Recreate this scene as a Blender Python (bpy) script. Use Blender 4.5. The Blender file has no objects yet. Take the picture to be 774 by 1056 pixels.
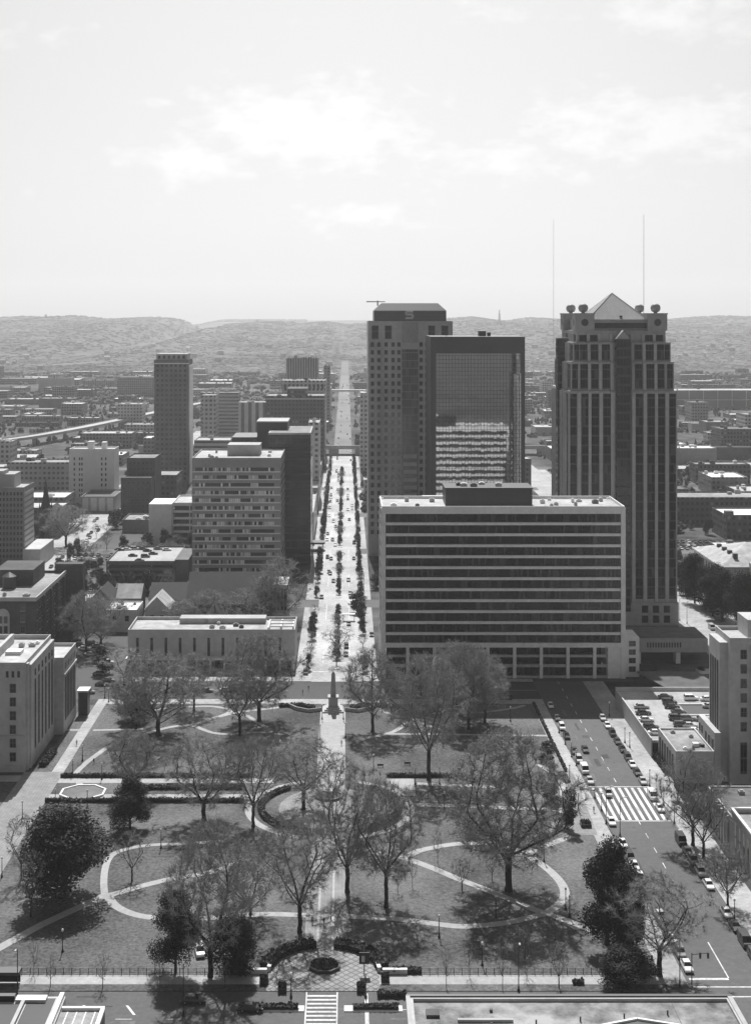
import bpy, math, random
import numpy as np
from mathutils import Vector, noise as mnoise
R = math.radians
random.seed(7)
C = bpy.context.scene.collection
SC = bpy.context.scene

# ------------------------------------------------------------------ camera, sky, sun, exposure
F, HC, PX, PY = 1400.0, 128.0, 357.0, 325.0          # focal length (px of a 774 px wide view), eye height, vanishing point
cam = bpy.data.cameras.new('camera'); camo = bpy.data.objects.new('camera', cam); C.objects.link(camo)
cam.sensor_fit = 'HORIZONTAL'; cam.sensor_width = 36; cam.lens = 36 * F / 774
cam.shift_x = (387 - PX) / 774; cam.shift_y = -(528 - PY) / 774
cam.clip_start = 1; cam.clip_end = 40000
camo.location = (0, 0, HC); camo.rotation_euler = (R(90), 0, 0)
SC.camera = camo

SUN_EL = 51.5
sun = bpy.data.lights.new('sun', 'SUN'); suno = bpy.data.objects.new('sun', sun); C.objects.link(suno)
sun.energy = 4.8; sun.angle = R(0.5); sun.color = (1, 1, 1)
suno.rotation_euler = Vector((0.03, -math.cos(R(SUN_EL)), -math.sin(R(SUN_EL)))).to_track_quat('-Z', 'Y').to_euler()
suno.location = (0, 0, 600)

world = bpy.data.worlds.new('World'); SC.world = world; world.use_nodes = True
wn = world.node_tree.nodes; wl = world.node_tree.links; wn.clear()
def WN(t, **k):
    n = wn.new(t)
    for a, b in k.items(): setattr(n, a, b)
    return n
sky = WN('ShaderNodeTexSky', sky_type='NISHITA', sun_disc=False)
sky.sun_elevation = R(SUN_EL); sky.sun_rotation = R(0); sky.altitude = 200; sky.dust_density = 2.0
bw = WN('ShaderNodeRGBToBW'); wl.new(sky.outputs[0], bw.inputs[0])
tc = WN('ShaderNodeTexCoord')
sp = WN('ShaderNodeSeparateXYZ'); wl.new(tc.outputs['Generated'], sp.inputs[0])
def WM(op, a, b=None, c=None):
    n = WN('ShaderNodeMath', operation=op)
    for i, x in enumerate((a, b, c)):
        if x is None: continue
        if isinstance(x, (int, float)): n.inputs[i].default_value = x
        else: wl.new(x, n.inputs[i])
    return n.outputs[0]
bx_ = WM('DIVIDE', sp.outputs[0], WM('MAXIMUM', sp.outputs[1], .05)); bz_ = WM('DIVIDE', sp.outputs[2], WM('MAXIMUM', sp.outputs[1], .05))
nz = WN('ShaderNodeTexNoise'); nz.inputs['Scale'].default_value = 38; nz.inputs['Detail'].default_value = 9; nz.inputs['Roughness'].default_value = .6
mp = WN('ShaderNodeMapping'); mp.inputs['Scale'].default_value = (1, 1, 1.9); wl.new(tc.outputs['Generated'], mp.inputs[0]); wl.new(mp.outputs[0], nz.inputs['Vector'])
acc = None
for cx, cz, sx, sz, am in ((-.030, .140, .075, .030, 1.0), (-.105, .112, .055, .016, .8), (.010, .072, .045, .013, .7), (.115, .112, .055, .017, .75), (.225, .140, .085, .026, .9), (.25, .222, .06, .02, .8), (-.143, .156, .02, .006, .6), (.10, .225, .03, .012, .5), (-.23, .205, .05, .01, .4), (.48, .17, .1, .03, .9), (-.5, .15, .12, .03, .9), (-.3, .08, .06, .01, .4)):
    e = WM('ADD', WM('POWER', WM('ABSOLUTE', WM('DIVIDE', WM('SUBTRACT', bx_, cx), sx * 1.3)), 2), WM('POWER', WM('ABSOLUTE', WM('DIVIDE', WM('SUBTRACT', bz_, cz), sz * 1.2)), 2))
    e = WM('MULTIPLY', WM('EXPONENT', WM('MULTIPLY', e, -1)), am); acc = e if acc is None else WM('MAXIMUM', acc, e)
cr = WN('ShaderNodeValToRGB'); cr.color_ramp.elements[0].position = .50; cr.color_ramp.elements[1].position = .70
cr.color_ramp.elements[0].color = (0, 0, 0, 1); cr.color_ramp.elements[1].color = (1, 1, 1, 1)
wl.new(WM('ADD', WM('MULTIPLY', nz.outputs[0], .75), WM('MULTIPLY', acc, .36)), cr.inputs[0])
# thin bright cloud veil low in the sky below the sun
dt = WN('ShaderNodeVectorMath', operation='DOT_PRODUCT'); dt.inputs[1].default_value = (0.02, .94, .34); wl.new(tc.outputs['Generated'], dt.inputs[0])
mx = WN('ShaderNodeMath', operation='MAXIMUM'); mx.inputs[1].default_value = 0; wl.new(dt.outputs['Value'], mx.inputs[0])
pw = WN('ShaderNodeMath', operation='POWER'); pw.inputs[1].default_value = 4; wl.new(mx.outputs[0], pw.inputs[0])
VEIL = 6.9
ml = WN('ShaderNodeMath', operation='MULTIPLY_ADD'); ml.inputs[1].default_value = VEIL; wl.new(pw.outputs[0], ml.inputs[0]); wl.new(bw.outputs[0], ml.inputs[2])
ma = WN('ShaderNodeMath', operation='MULTIPLY_ADD'); ma.inputs[1].default_value = 1.9; wl.new(cr.outputs[0], ma.inputs[0]); wl.new(ml.outputs[0], ma.inputs[2])
bg = WN('ShaderNodeBackground'); bg.inputs[1].default_value = .05
wl.new(ma.outputs[0], bg.inputs[0])
wo = WN('ShaderNodeOutputWorld'); wl.new(bg.outputs[0], wo.inputs[0])

vs = SC.view_settings; vs.view_transform = 'Standard'; vs.look = 'None'; vs.gamma = 1; vs.use_curve_mapping = False; vs.exposure = 0.35
SC.render.engine = 'CYCLES'; cy = SC.cycles
cy.use_denoising = True; cy.max_bounces = 6; cy.diffuse_bounces = 3; cy.glossy_bounces = 3; cy.volume_bounces = 1; cy.transparent_max_bounces = 4
cy.caustics_reflective = False; cy.caustics_refractive = False

HAZE = 0.72e-4

# ------------------------------------------------------------------ helpers
def gp(px, py, z=0.0):
    Y = F * (HC - z) / (py - PY)
    return ((px - PX) * Y / F, Y)
def scl(py): return (py - PY) / HC          # pixels per metre at a ground point seen at py
def ydist(py): return F * HC / (py - PY)
ORD = ['first', 'second', 'third', 'fourth', 'fifth', 'sixth', 'seventh', 'eighth', 'ninth', 'tenth', 'eleventh', 'twelfth', 'thirteenth', 'fourteenth', 'fifteenth', 'sixteenth', 'seventeenth', 'eighteenth', 'nineteenth', 'twentieth', 'twenty-first', 'twenty-second', 'twenty-third', 'twenty-fourth']

MATS = {}
def mat(name, v, rough=.85, var=.25, sc=.35, spec=.3, metal=0.0, sc2=None):
    """grey surface with two octaves of blotchy wear"""
    if name in MATS: return MATS[name]
    m = bpy.data.materials.new(name); m.use_nodes = True; nt = m.node_tree; b = nt.nodes['Principled BSDF']
    b.inputs['Roughness'].default_value = rough; b.inputs['Metallic'].default_value = metal; b.inputs['Specular IOR Level'].default_value = spec
    b.inputs['Base Color'].default_value = (v, v, v, 1)
    if var:
        t = nt.nodes.new('ShaderNodeTexCoord'); n1 = nt.nodes.new('ShaderNodeTexNoise'); n2 = nt.nodes.new('ShaderNodeTexNoise')
        n1.inputs['Scale'].default_value = sc; n1.inputs['Detail'].default_value = 6; n1.inputs['Roughness'].default_value = .65
        n2.inputs['Scale'].default_value = sc2 or sc * .12; n2.inputs['Detail'].default_value = 3
        nt.links.new(t.outputs['Object'], n1.inputs[0]); nt.links.new(t.outputs['Object'], n2.inputs[0])
        a = nt.nodes.new('ShaderNodeMath'); a.operation = 'ADD'; nt.links.new(n1.outputs[0], a.inputs[0]); nt.links.new(n2.outputs[0], a.inputs[1])
        r = nt.nodes.new('ShaderNodeMapRange'); r.inputs['From Min'].default_value = .74; r.inputs['From Max'].default_value = 1.26
        r.inputs['To Min'].default_value = v * (1 - var); r.inputs['To Max'].default_value = v * (1 + var)
        nt.links.new(a.outputs[0], r.inputs[0]); nt.links.new(r.outputs[0], b.inputs['Base Color'])
    MATS[name] = m; return m
def M2(nt, op, a, b=None, c=None):
    n = nt.nodes.new('ShaderNodeMath'); n.operation = op
    for i, x in enumerate((a, b, c)):
        if x is None: continue
        if isinstance(x, (int, float)): n.inputs[i].default_value = x
        else: nt.links.new(x, n.inputs[i])
    return n.outputs[0]
def cellmat(name, cw, ch, wall, lo, hi, frac=.15, wx=(.2, .75), wz=(.3, .8), rough=.12, metal=0.0, tilt=0.0, wallrough=.85, group=0.0, spec=.5):
    """a facade of panes: cells cw x ch metres, each pane its own tone; wall tone between them"""
    if name in MATS: return MATS[name]
    m = bpy.data.materials.new(name); m.use_nodes = True; nt = m.node_tree; b = nt.nodes['Principled BSDF']; L = nt.links.new
    b.inputs['Specular IOR Level'].default_value = spec
    t = nt.nodes.new('ShaderNodeTexCoord'); s = nt.nodes.new('ShaderNodeSeparateXYZ'); L(t.outputs['Object'], s.inputs[0])
    u = M2(nt, 'DIVIDE', M2(nt, 'ADD', M2(nt, 'ADD', s.outputs[0], s.outputs[1]), .013), cw); z = M2(nt, 'DIVIDE', M2(nt, 'ADD', s.outputs[2], .011), ch)
    fu = M2(nt, 'FRACT', u); fz = M2(nt, 'FRACT', z); iu = M2(nt, 'FLOOR', u); iz = M2(nt, 'FLOOR', z)
    mk = M2(nt, 'MULTIPLY', M2(nt, 'MULTIPLY', M2(nt, 'GREATER_THAN', fu, wx[0]), M2(nt, 'LESS_THAN', fu, wx[1])), M2(nt, 'MULTIPLY', M2(nt, 'GREATER_THAN', fz, wz[0]), M2(nt, 'LESS_THAN', fz, wz[1])))
    cb = nt.nodes.new('ShaderNodeCombineXYZ'); L(iu, cb.inputs[0]); L(iz, cb.inputs[1])
    w = nt.nodes.new('ShaderNodeTexWhiteNoise'); w.noise_dimensions = '2D'; L(cb.outputs[0], w.inputs['Vector'])
    r = M2(nt, 'GREATER_THAN', w.outputs['Value'], 1 - frac)
    if group:
        c2 = nt.nodes.new('ShaderNodeCombineXYZ'); L(M2(nt, 'MULTIPLY', iu, group), c2.inputs[0]); L(M2(nt, 'MULTIPLY', iz, 5.37), c2.inputs[1]); ng = nt.nodes.new('ShaderNodeTexNoise'); ng.inputs['Scale'].default_value = 1.0; ng.inputs['Detail'].default_value = 2; L(c2.outputs[0], ng.inputs[0])
        r = M2(nt, 'GREATER_THAN', M2(nt, 'MULTIPLY_ADD', w.outputs['Value'], .22, ng.outputs[0]), .5 + .11 + (.5 - frac) * .3)
    pane = M2(nt, 'MULTIPLY_ADD', M2(nt, 'MULTIPLY', r, w.outputs['Value']), hi - lo, lo)
    n1 = nt.nodes.new('ShaderNodeTexNoise'); n1.inputs['Scale'].default_value = .25; n1.inputs['Detail'].default_value = 5; L(t.outputs['Object'], n1.inputs[0])
    wl_ = M2(nt, 'MULTIPLY_ADD', n1.outputs[0], wall * .6, wall * .7)
    col = M2(nt, 'ADD', M2(nt, 'MULTIPLY', pane, mk), M2(nt, 'MULTIPLY', wl_, M2(nt, 'SUBTRACT', 1.0, mk)))
    L(col, b.inputs['Base Color'])
    L(M2(nt, 'MULTIPLY_ADD', mk, rough - wallrough, wallrough), b.inputs['Roughness'])
    if metal: L(M2(nt, 'MULTIPLY', mk, metal), b.inputs['Metallic'])
    if tilt:
        g = nt.nodes.new('ShaderNodeNewGeometry'); vm = nt.nodes.new('ShaderNodeVectorMath'); vm.operation = 'SUBTRACT'; L(w.outputs['Color'], vm.inputs[0]); vm.inputs[1].default_value = (.5, .5, .5)
        v2 = nt.nodes.new('ShaderNodeVectorMath'); v2.operation = 'SCALE'; L(vm.outputs[0], v2.inputs[0]); v2.inputs['Scale'].default_value = tilt
        n3 = nt.nodes.new('ShaderNodeTexNoise'); n3.inputs['Scale'].default_value = .35; L(t.outputs['Object'], n3.inputs[0])
        v4 = nt.nodes.new('ShaderNodeVectorMath'); v4.operation = 'SUBTRACT'; L(n3.outputs['Color'], v4.inputs[0]); v4.inputs[1].default_value = (.5, .5, .5)
        v5 = nt.nodes.new('ShaderNodeVectorMath'); v5.operation = 'SCALE'; L(v4.outputs[0], v5.inputs[0]); v5.inputs['Scale'].default_value = tilt * 1.5
        v3 = nt.nodes.new('ShaderNodeVectorMath'); v3.operation = 'ADD'; L(g.outputs['Normal'], v3.inputs[0]); L(v2.outputs[0], v3.inputs[1])
        v6 = nt.nodes.new('ShaderNodeVectorMath'); v6.operation = 'ADD'; L(v3.outputs[0], v6.inputs[0]); L(v5.outputs[0], v6.inputs[1])
        v7 = nt.nodes.new('ShaderNodeVectorMath'); v7.operation = 'NORMALIZE'; L(v6.outputs[0], v7.inputs[0]); L(v7.outputs[0], b.inputs['Normal'])
    MATS[name] = m; return m
def brickmat(name, v, mort, sx, sy, rough=.85, offset=.5):
    if name in MATS: return MATS[name]
    m = bpy.data.materials.new(name); m.use_nodes = True; nt = m.node_tree; b = nt.nodes['Principled BSDF']; L = nt.links.new
    t = nt.nodes.new('ShaderNodeTexCoord'); mpn = nt.nodes.new('ShaderNodeMapping'); mpn.inputs['Rotation'].default_value = (0, 0, R(45)); L(t.outputs['Object'], mpn.inputs[0])
    k = nt.nodes.new('ShaderNodeTexBrick'); k.offset = offset; k.inputs['Scale'].default_value = 1; k.inputs['Brick Width'].default_value = sx; k.inputs['Row Height'].default_value = sy; k.inputs['Mortar Size'].default_value = .06 * min(sx, sy) * 2
    k.inputs['Color1'].default_value = (v, v, v, 1); k.inputs['Color2'].default_value = (v * .8, v * .8, v * .8, 1); k.inputs['Mortar'].default_value = (mort, mort, mort, 1)
    L(mpn.outputs[0], k.inputs[0])
    n = nt.nodes.new('ShaderNodeTexNoise'); n.inputs['Scale'].default_value = .3; n.inputs['Detail'].default_value = 6; L(t.outputs['Object'], n.inputs[0])
    mx = nt.nodes.new('ShaderNodeMix'); mx.data_type = 'RGBA'; mx.blend_type = 'MULTIPLY'; mx.inputs[0].default_value = .6
    cr_ = nt.nodes.new('ShaderNodeMapRange'); cr_.inputs['From Min'].default_value = .3; cr_.inputs['From Max'].default_value = .7; cr_.inputs['To Min'].default_value = .6; cr_.inputs['To Max'].default_value = 1.15; L(n.outputs[0], cr_.inputs[0])
    L(k.outputs['Color'], mx.inputs[6]); L(cr_.outputs[0], mx.inputs[7]); L(mx.outputs[2], b.inputs['Base Color']); b.inputs['Roughness'].default_value = rough
    MATS[name] = m; return m

def grain(m, sc, amt):
    nt = m.node_tree; b = nt.nodes['Principled BSDF']; src = b.inputs['Base Color'].links[0].from_socket; t = nt.nodes.new('ShaderNodeTexCoord'); n = nt.nodes.new('ShaderNodeTexNoise'); n.inputs['Scale'].default_value = sc; n.inputs['Detail'].default_value = 3; n.inputs['Roughness'].default_value = .8
    nt.links.new(t.outputs['Object'], n.inputs[0]); nt.links.new(M2(nt, 'MULTIPLY', src, M2(nt, 'MULTIPLY_ADD', n.outputs[0], amt * 2, 1 - amt)), b.inputs['Base Color'])

class MB:
    def __init__(s): s.v = []; s.f = []; s.m = []
    def quad(s, a, b, c, d, m=0):
        n = len(s.v); s.v += [a, b, c, d]; s.f.append((n, n + 1, n + 2, n + 3)); s.m.append(m)
    def poly(s, pts, m=0):
        n = len(s.v); s.v += pts; s.f.append(tuple(range(n, n + len(pts)))); s.m.append(m)
    def box(s, x0, y0, z0, x1, y1, z1, m=0, bottom=True, top=True):
        n = len(s.v)
        s.v += [(x0, y0, z0), (x1, y0, z0), (x1, y1, z0), (x0, y1, z0), (x0, y0, z1), (x1, y0, z1), (x1, y1, z1), (x0, y1, z1)]
        fs = [(0, 1, 5, 4), (1, 2, 6, 5), (2, 3, 7, 6), (3, 0, 4, 7)]
        if top: fs.append((4, 5, 6, 7))
        if bottom: fs.append((3, 2, 1, 0))
        for f in fs: s.f.append(tuple(n + i for i in f)); s.m.append(m)
        return s
    def prism(s, pts, z0, z1, m=0):
        n = len(s.v); k = len(pts)
        s.v += [(x, y, z0) for x, y in pts] + [(x, y, z1) for x, y in pts]
        for i in range(k): s.f.append((n + i, n + (i + 1) % k, n + k + (i + 1) % k, n + k + i)); s.m.append(m)
        s.f.append(tuple(range(n + k, n + 2 * k))); s.m.append(m); s.f.append(tuple(range(n + k - 1, n - 1, -1))); s.m.append(m)
        return s
    def tube(s, p, q, r0, r1, k=6, m=0, cap=False):
        p = Vector(p); q = Vector(q); d = (q - p)
        if d.length < 1e-6: return s
        d.normalize(); a = d.orthogonal().normalized(); b = d.cross(a); n = len(s.v)
        for c, r in ((p, r0), (q, r1)):
            for i in range(k):
                t = 2 * math.pi * i / k; s.v.append(tuple(c + a * (r * math.cos(t)) + b * (r * math.sin(t))))
        for i in range(k): s.f.append((n + i, n + (i + 1) % k, n + k + (i + 1) % k, n + k + i)); s.m.append(m)
        if cap: s.f.append(tuple(n + k + i for i in range(k))); s.m.append(m)
        return s
    def lathe(s, c, prof, k=12, m=0):
        n = len(s.v)
        for r, z in prof:
            for i in range(k):
                t = 2 * math.pi * i / k; s.v.append((c[0] + r * math.cos(t), c[1] + r * math.sin(t), c[2] + z))
        for j in range(len(prof) - 1):
            for i in range(k): s.f.append((n + j * k + i, n + j * k + (i + 1) % k, n + (j + 1) * k + (i + 1) % k, n + (j + 1) * k + i)); s.m.append(m)
        s.f.append(tuple(n + (len(prof) - 1) * k + i for i in range(k))); s.m.append(m)
        return s
    def mesh(s, name, mats, off=(0, 0, 0), smooth=False):
        me = bpy.data.meshes.new(name); ox, oy, oz = off
        me.from_pydata([(x - ox, y - oy, z - oz) for x, y, z in s.v], [], s.f)
        for m in (mats if isinstance(mats, (list, tuple)) else [mats]): me.materials.append(m)
        if any(s.m): me.polygons.foreach_set('material_index', s.m)
        if smooth: me.polygons.foreach_set('use_smooth', [True] * len(s.f))
        me.update(); return me

def link(name, me, parent=None, loc=(0, 0, 0), rz=0.0):
    o = bpy.data.objects.new(name, me); C.objects.link(o); o.location = loc; o.rotation_euler = (0, 0, rz)
    if parent is not None: o.parent = parent
    return o
def tag(o, label, cat, group=None, kind=None):
    if label: o['label'] = label
    if cat: o['category'] = cat
    if group: o['group'] = group
    if kind: o['kind'] = kind
    return o
def thing(name, label, cat, loc=(0, 0, 0), rz=0.0, group=None):
    return tag(link(name, None, None, loc, rz), label, cat, group)
def base_of(o):
    v = Vector((0, 0, 0))
    while o is not None: v += o.location; o = o.parent
    return v
def part(root, name, mb, mats, smooth=False):      # mb in world coordinates
    return link(name, mb.mesh(name, mats, base_of(root), smooth), root)
def struct(name, mb, mats):
    o = link(name, mb.mesh(name, mats)); o['kind'] = 'structure'; return o
KIDS = {}
def dup(o, parent=None):
    c = o.copy(); C.objects.link(c)
    if parent is not None: c.parent = parent
    for ch in o.children: dup(ch, c)
    return c

# ------------------------------------------------------------------ materials
M_lawn = mat('lawn_grass', .118, .95, .55, 1.1, .1, sc2=.045)
grain(M_lawn, 2.2, .42)
M_ground = mat('town_ground', .088, .95, .8, .06, .1, sc2=.008)
M_road = mat('asphalt', .095, .8, .18, .6, .3, sc2=.05)
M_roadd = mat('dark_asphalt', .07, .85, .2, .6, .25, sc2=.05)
grain(M_road, 1.1, .35)
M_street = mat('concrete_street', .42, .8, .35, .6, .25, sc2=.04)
M_pave = mat('pavement', .36, .8, .28, .6, .25)
grain(M_pave, .9, .35)
M_path = mat('path_concrete', .37, .85, .14, .6, .2)
grain(M_path, .8, .3)
M_paint = mat('road_paint', .62, .7, .35, 1.2, .3)
M_brickpave = brickmat('brick_paving', .30, .17, 1.1, .55)
M_herring = brickmat('diamond_paving', .34, .15, 1.3, 1.3, offset=0)
M_conc = mat('pale_concrete', .78, .8, .12, .5, .3)
M_conc2 = mat('grey_concrete', .42, .85, .18, .4, .3)
M_stone = mat('limestone', .48, .85, .18, .5, .3)
M_brick = mat('dark_brick', .10, .9, .3, .8, .2)
M_brick2 = mat('mid_brick', .17, .9, .25, .8, .2)
M_white = mat('white_panel', .70, .7, .1, .4, .3)
M_granite = mat('granite', .34, .6, .18, .5, .4)
M_pier = mat('pale_granite', .40, .6, .18, .5, .4)
M_dark = mat('dark_metal', .035, .45, .2, .6, .5)
M_black = mat('black_iron', .02, .6, .1, 1, .4)
M_roofl = mat('pale_roof', .43, .85, .3, .25, .2)
M_roofm = mat('gravel_roof', .28, .9, .35, .3, .2)
grain(M_roofm, .35, .6); grain(M_roofl, .3, .45)
M_roofd = mat('dark_roof', .09, .8, .35, .3, .3)
M_slate = mat('slate_roof', .04, .85, .25, .8, .3)
M_glass = mat('dark_glass', .022, .08, .3, .4, .5)
M_frame = mat('window_frame', .16, .6, .1, 1, .3)
M_bark = mat('bark', .04, .95, .3, 2, .1)
M_twig = mat('twigs', .28, .95, .3, 1, .1)
M_bud = mat('bud_twigs', .36, .9, .35, .6, .15)
M_ever = mat('evergreen_leaves', .035, .75, .5, .5, .15)
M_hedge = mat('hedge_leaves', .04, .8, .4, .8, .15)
M_far = mat('bare_woodland', .115, .95, .5, .011, .1, sc2=.0022)
M_water = mat('pool_water', .03, .05, .2, .3, .5)
M_skin = mat('skin', .35, .6, 0); M_cloth = mat('cloth_dark', .05, .9, .2, 3); M_cloth2 = mat('cloth_pale', .5, .9, .1, 3)
M_lamp = mat('lamp_globe', .75, .4, 0)
M_rubber = mat('tyre_rubber', .02, .8, 0); M_hub = mat('wheel_hub', .5, .3, 0, metal=.8); M_head = mat('lamp_lens', .6, .15, 0); M_tail = mat('tail_lens', .12, .25, 0)
M_cglass = mat('car_glass', .02, .05, 0, spec=.6)
PAINT = {'black': mat('paint_black', .02, .25, 0, spec=.6), 'dark': mat('paint_dark', .06, .25, 0, spec=.6), 'grey': mat('paint_grey', .2, .3, 0, spec=.6), 'silver': mat('paint_silver', .45, .3, 0, spec=.6), 'white': mat('paint_white', .78, .25, 0, spec=.6)}
M_rib = cellmat('ribbon_glass', .75, 3.87, .035, .008, .07, .22, (.06, .94), (-1, 2), .1, tilt=.02, wallrough=.4, spec=.3)
M_ribH = cellmat('painted_reflection_glass', .95, 3.7, .12, .025, .92, .5, (.08, .94), (-1, 2), .15, wallrough=.6, group=.16)  # groups of near-white panes are reflections painted into the base colour
M_mirror = cellmat('mirror_glass', 1.55, 1.9, .03, .36, .36, .0, (.05, .95), (.04, .96), .03, metal=1.0, tilt=.0022, wallrough=.4)
M_strip = cellmat('tower_strip', 1.3, 3.9, .07, .010, .08, .12, (.05, .95), (.16, 1.1), .1, wallrough=.5, spec=.3)
M_iglass = cellmat('dark_tower_glass', 1.4, 3.8, .05, .018, .05, .1, (.05, .95), (.25, 1.1), .12, wallrough=.5)
M_f1 = cellmat('facade_grey', 3.2, 3.6, .24, .04, .2, .1); M_f2 = cellmat('facade_pale', 3.6, 3.7, .48, .06, .2, .1)
M_f3 = cellmat('facade_brick', 3.0, 3.6, .11, .03, .3, .12); M_f4 = cellmat('facade_bands', 40, 3.6, .42, .06, .06, .0, (-1, 2), (.35, .8)); M_f5 = cellmat('facade_stripes', 2.6, 60, .34, .07, .07, .0, (.3, .75), (-1, 2))

# ------------------------------------------------------------------ terrain and hills
RIDGE = [(-900, 327), (-100, 331), (-20, 330), (0, 329), (30, 326), (55, 328.5), (80, 325.5), (112, 329), (135, 328), (160, 326.5), (182, 328.5), (195, 334), (205, 342), (213, 349), (226, 349), (236, 341), (247, 333), (260, 332.5), (285, 331), (310, 333.5), (335, 331.5), (358, 334), (380, 333), (420, 329.5), (445, 331), (465, 328), (485, 326.5), (505, 330), (522, 331), (545, 327.5), (565, 329), (640, 330), (690, 329), (715, 327), (742, 325.5), (760, 327), (780, 325.5), (1000, 325), (1700, 326)]
def lerp_tab(t, x):
    if x <= t[0][0]: return t[0][1]
    for (a, b), (c, d) in zip(t, t[1:]):
        if x <= c: return b + (d - b) * (x - a) / (c - a)
    return t[-1][1]
def smooth(t): t = max(0, min(1, t)); return t * t * (3 - 2 * t)
YR = 8500.0
def terrain(x, y):
    if y < 2900: return 0.0
    px = PX + F * x / YR
    top = HC - (lerp_tab(RIDGE, px) - PY) * YR / F
    n = mnoise.noise(Vector((x / 620, y / 900, 3.3))) * .55 + mnoise.noise(Vector((x / 230, y / 330, 9.1))) * .2
    t = (y - 2900) / (YR - 2900)
    h = top * (.12 * min(t, 1) + .88 * smooth(t)) if t < 1 else top * (1 - .75 * smooth((y - YR) / 1400))
    h += n * 44 * smooth(t * 1.6) * (1 - .88 * smooth((t - .7) * 4) if t < 1.05 else .3)
    # the street climbs in a shallow saddle
    b = math.exp(-((x + 4) / 60) ** 2)
    h *= 1 - .25 * b * (1 if t < .8 else 0)
    if y > 10000:   # second, bluer ridge
        tt = smooth((y - 10000) / 3000); r2 = 128 - (10.5 - 5 * smooth((x + 1450) / 330)) * 13000 / 1400 + mnoise.noise(Vector((x / 800, 1.7, 2))) * 14
        h = max(h * (1 - tt), r2 * tt) if y < 13000 else r2 * (1 - smooth((y - 13000) / 1400))
    return max(h, 0)
g = MB(); g.box(-6500, -4000, -1.0, 6500, 2900, 0.0, top=True); struct('ground', g, M_ground)
h = MB(); NX, NY = 220, 130; ys = [2900 + (15000 - 2900) * (j / NY) ** 1.25 for j in range(NY + 1)]
for j in range(NY + 1):
    for i in range(NX + 1):
        x = -6500 + 13000 * i / NX; h.v.append((x, ys[j], terrain(x, ys[j])))
for j in range(NY):
    for i in range(NX):
        a = j * (NX + 1) + i; h.f.append((a, a + 1, a + NX + 2, a + NX + 1)); h.m.append(0)
o = link('hills', h.mesh('hills', M_far, (0, 0, 0), True)); o['kind'] = 'structure'

# haze: one closed box of pale even air, sky outside
hz = MB().box(-6600, -4100, -3.0, 6600, 15100, 485.0)
hm = bpy.data.materials.new('haze_air'); hm.use_nodes = True; hm.node_tree.nodes.clear()
ho = hm.node_tree.nodes.new('ShaderNodeOutputMaterial'); hv = hm.node_tree.nodes.new('ShaderNodeVolumePrincipled')
hv.inputs['Color'].default_value = (.95, .95, .95, 1); hv.inputs['Density'].default_value = HAZE; hv.inputs['Anisotropy'].default_value = .25
hm.node_tree.links.new(hv.outputs[0], ho.inputs['Volume'])
o = link('haze', hz.mesh('haze', hm)); o['kind'] = 'stuff'; o['label'] = 'pale even haze over the town and hills'

# woodland on the slopes: one mass nobody could count
def clump(mb, x, y, z, r, hgt, k=5):
    n = len(mb.v); a0 = random.random() * 6
    for j, (rr, zz) in enumerate(((.75, .12), (1.0, .5), (.6, .85))):
        for i in range(k):
            t = a0 + 2 * math.pi * (i + .5 * j) / k; q = r * rr * random.uniform(.7, 1.25)
            mb.v.append((x + q * math.cos(t), y + q * math.sin(t), z + hgt * zz * random.uniform(.85, 1.15)))
    mb.v.append((x + random.uniform(-.3, .3) * r, y, z + hgt * random.uniform(.95, 1.2)))
    for j in range(2):
        for i in range(k): mb.f.append((n + j * k + i, n + j * k + (i + 1) % k, n + (j + 1) * k + (i + 1) % k, n + (j + 1) * k + i)); mb.m.append(0)
    for i in range(k): mb.f.append((n + 2 * k + i, n + 2 * k + (i + 1) % k, n + 3 * k)); mb.m.append(0)
w = MB(); random.seed(11)
for _ in range(18000):
    y = 2950 + (8900 - 2950) * random.random() ** 1.5; x = random.uniform(-.30, .34) * y; k = y / 4200
    if abs(x + 3) < 14 and y < 3700: continue
    if mnoise.noise(Vector((x / 260, y / 300, 5))) < -.45 and y < 4600: continue
    clump(w, x, y, terrain(x, y) - 1.5 * k, random.uniform(6, 11) * k, random.uniform(2.4, 4) * k)
for _ in range(5500):
    y = random.uniform(1950, 2980); x = random.uniform(-.29, .33) * y
    if abs(x + 3) < 16 or mnoise.noise(Vector((x / 160, y / 160, 7))) < (-.05 if y < 2450 else -.3): continue
    clump(w, x, y, -.3, random.uniform(2.5, 6), random.uniform(3, 7))
for _ in range(900):
    y = random.uniform(12300, 13000); x = random.uniform(-.16, -.03) * y
    clump(w, x, y, terrain(x, y) - 2, random.uniform(18, 30), random.uniform(8, 15))
o = link('woodland', w.mesh('woodland', M_far, smooth=True)); o['kind'] = 'stuff'; o['label'] = 'hazy bare woodland covering the far ridge'

# ------------------------------------------------------------------ roads, kerbs, pavements
def sheet(name, x0, y0, x1, y1, z, m):
    b = MB(); b.quad((x0, y0, z), (x1, y0, z), (x1, y1, z), (x0, y1, z)); return struct(name, b, m)
def polysheet(name, pts, z, m):
    b = MB(); b.poly([(x, y, z) for x, y in pts]); return struct(name, b, m)
def slab(name, x0, y0, x1, y1, z0, z1, m):
    return struct(name, MB().box(x0, y0, z0, x1, y1, z1), m)
sheet('road', -260, 236, 260, 256.8, .012, M_road)                    # front avenue
sheet('road', 65.2, 256.8, 82.4, 474, .012, M_road)                    # right avenue
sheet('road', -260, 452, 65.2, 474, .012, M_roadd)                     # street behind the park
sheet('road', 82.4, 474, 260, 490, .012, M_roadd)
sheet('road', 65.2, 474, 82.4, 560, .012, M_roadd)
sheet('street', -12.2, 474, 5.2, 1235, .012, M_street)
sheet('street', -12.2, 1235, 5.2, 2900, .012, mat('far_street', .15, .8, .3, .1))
b = MB(); 
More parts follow.
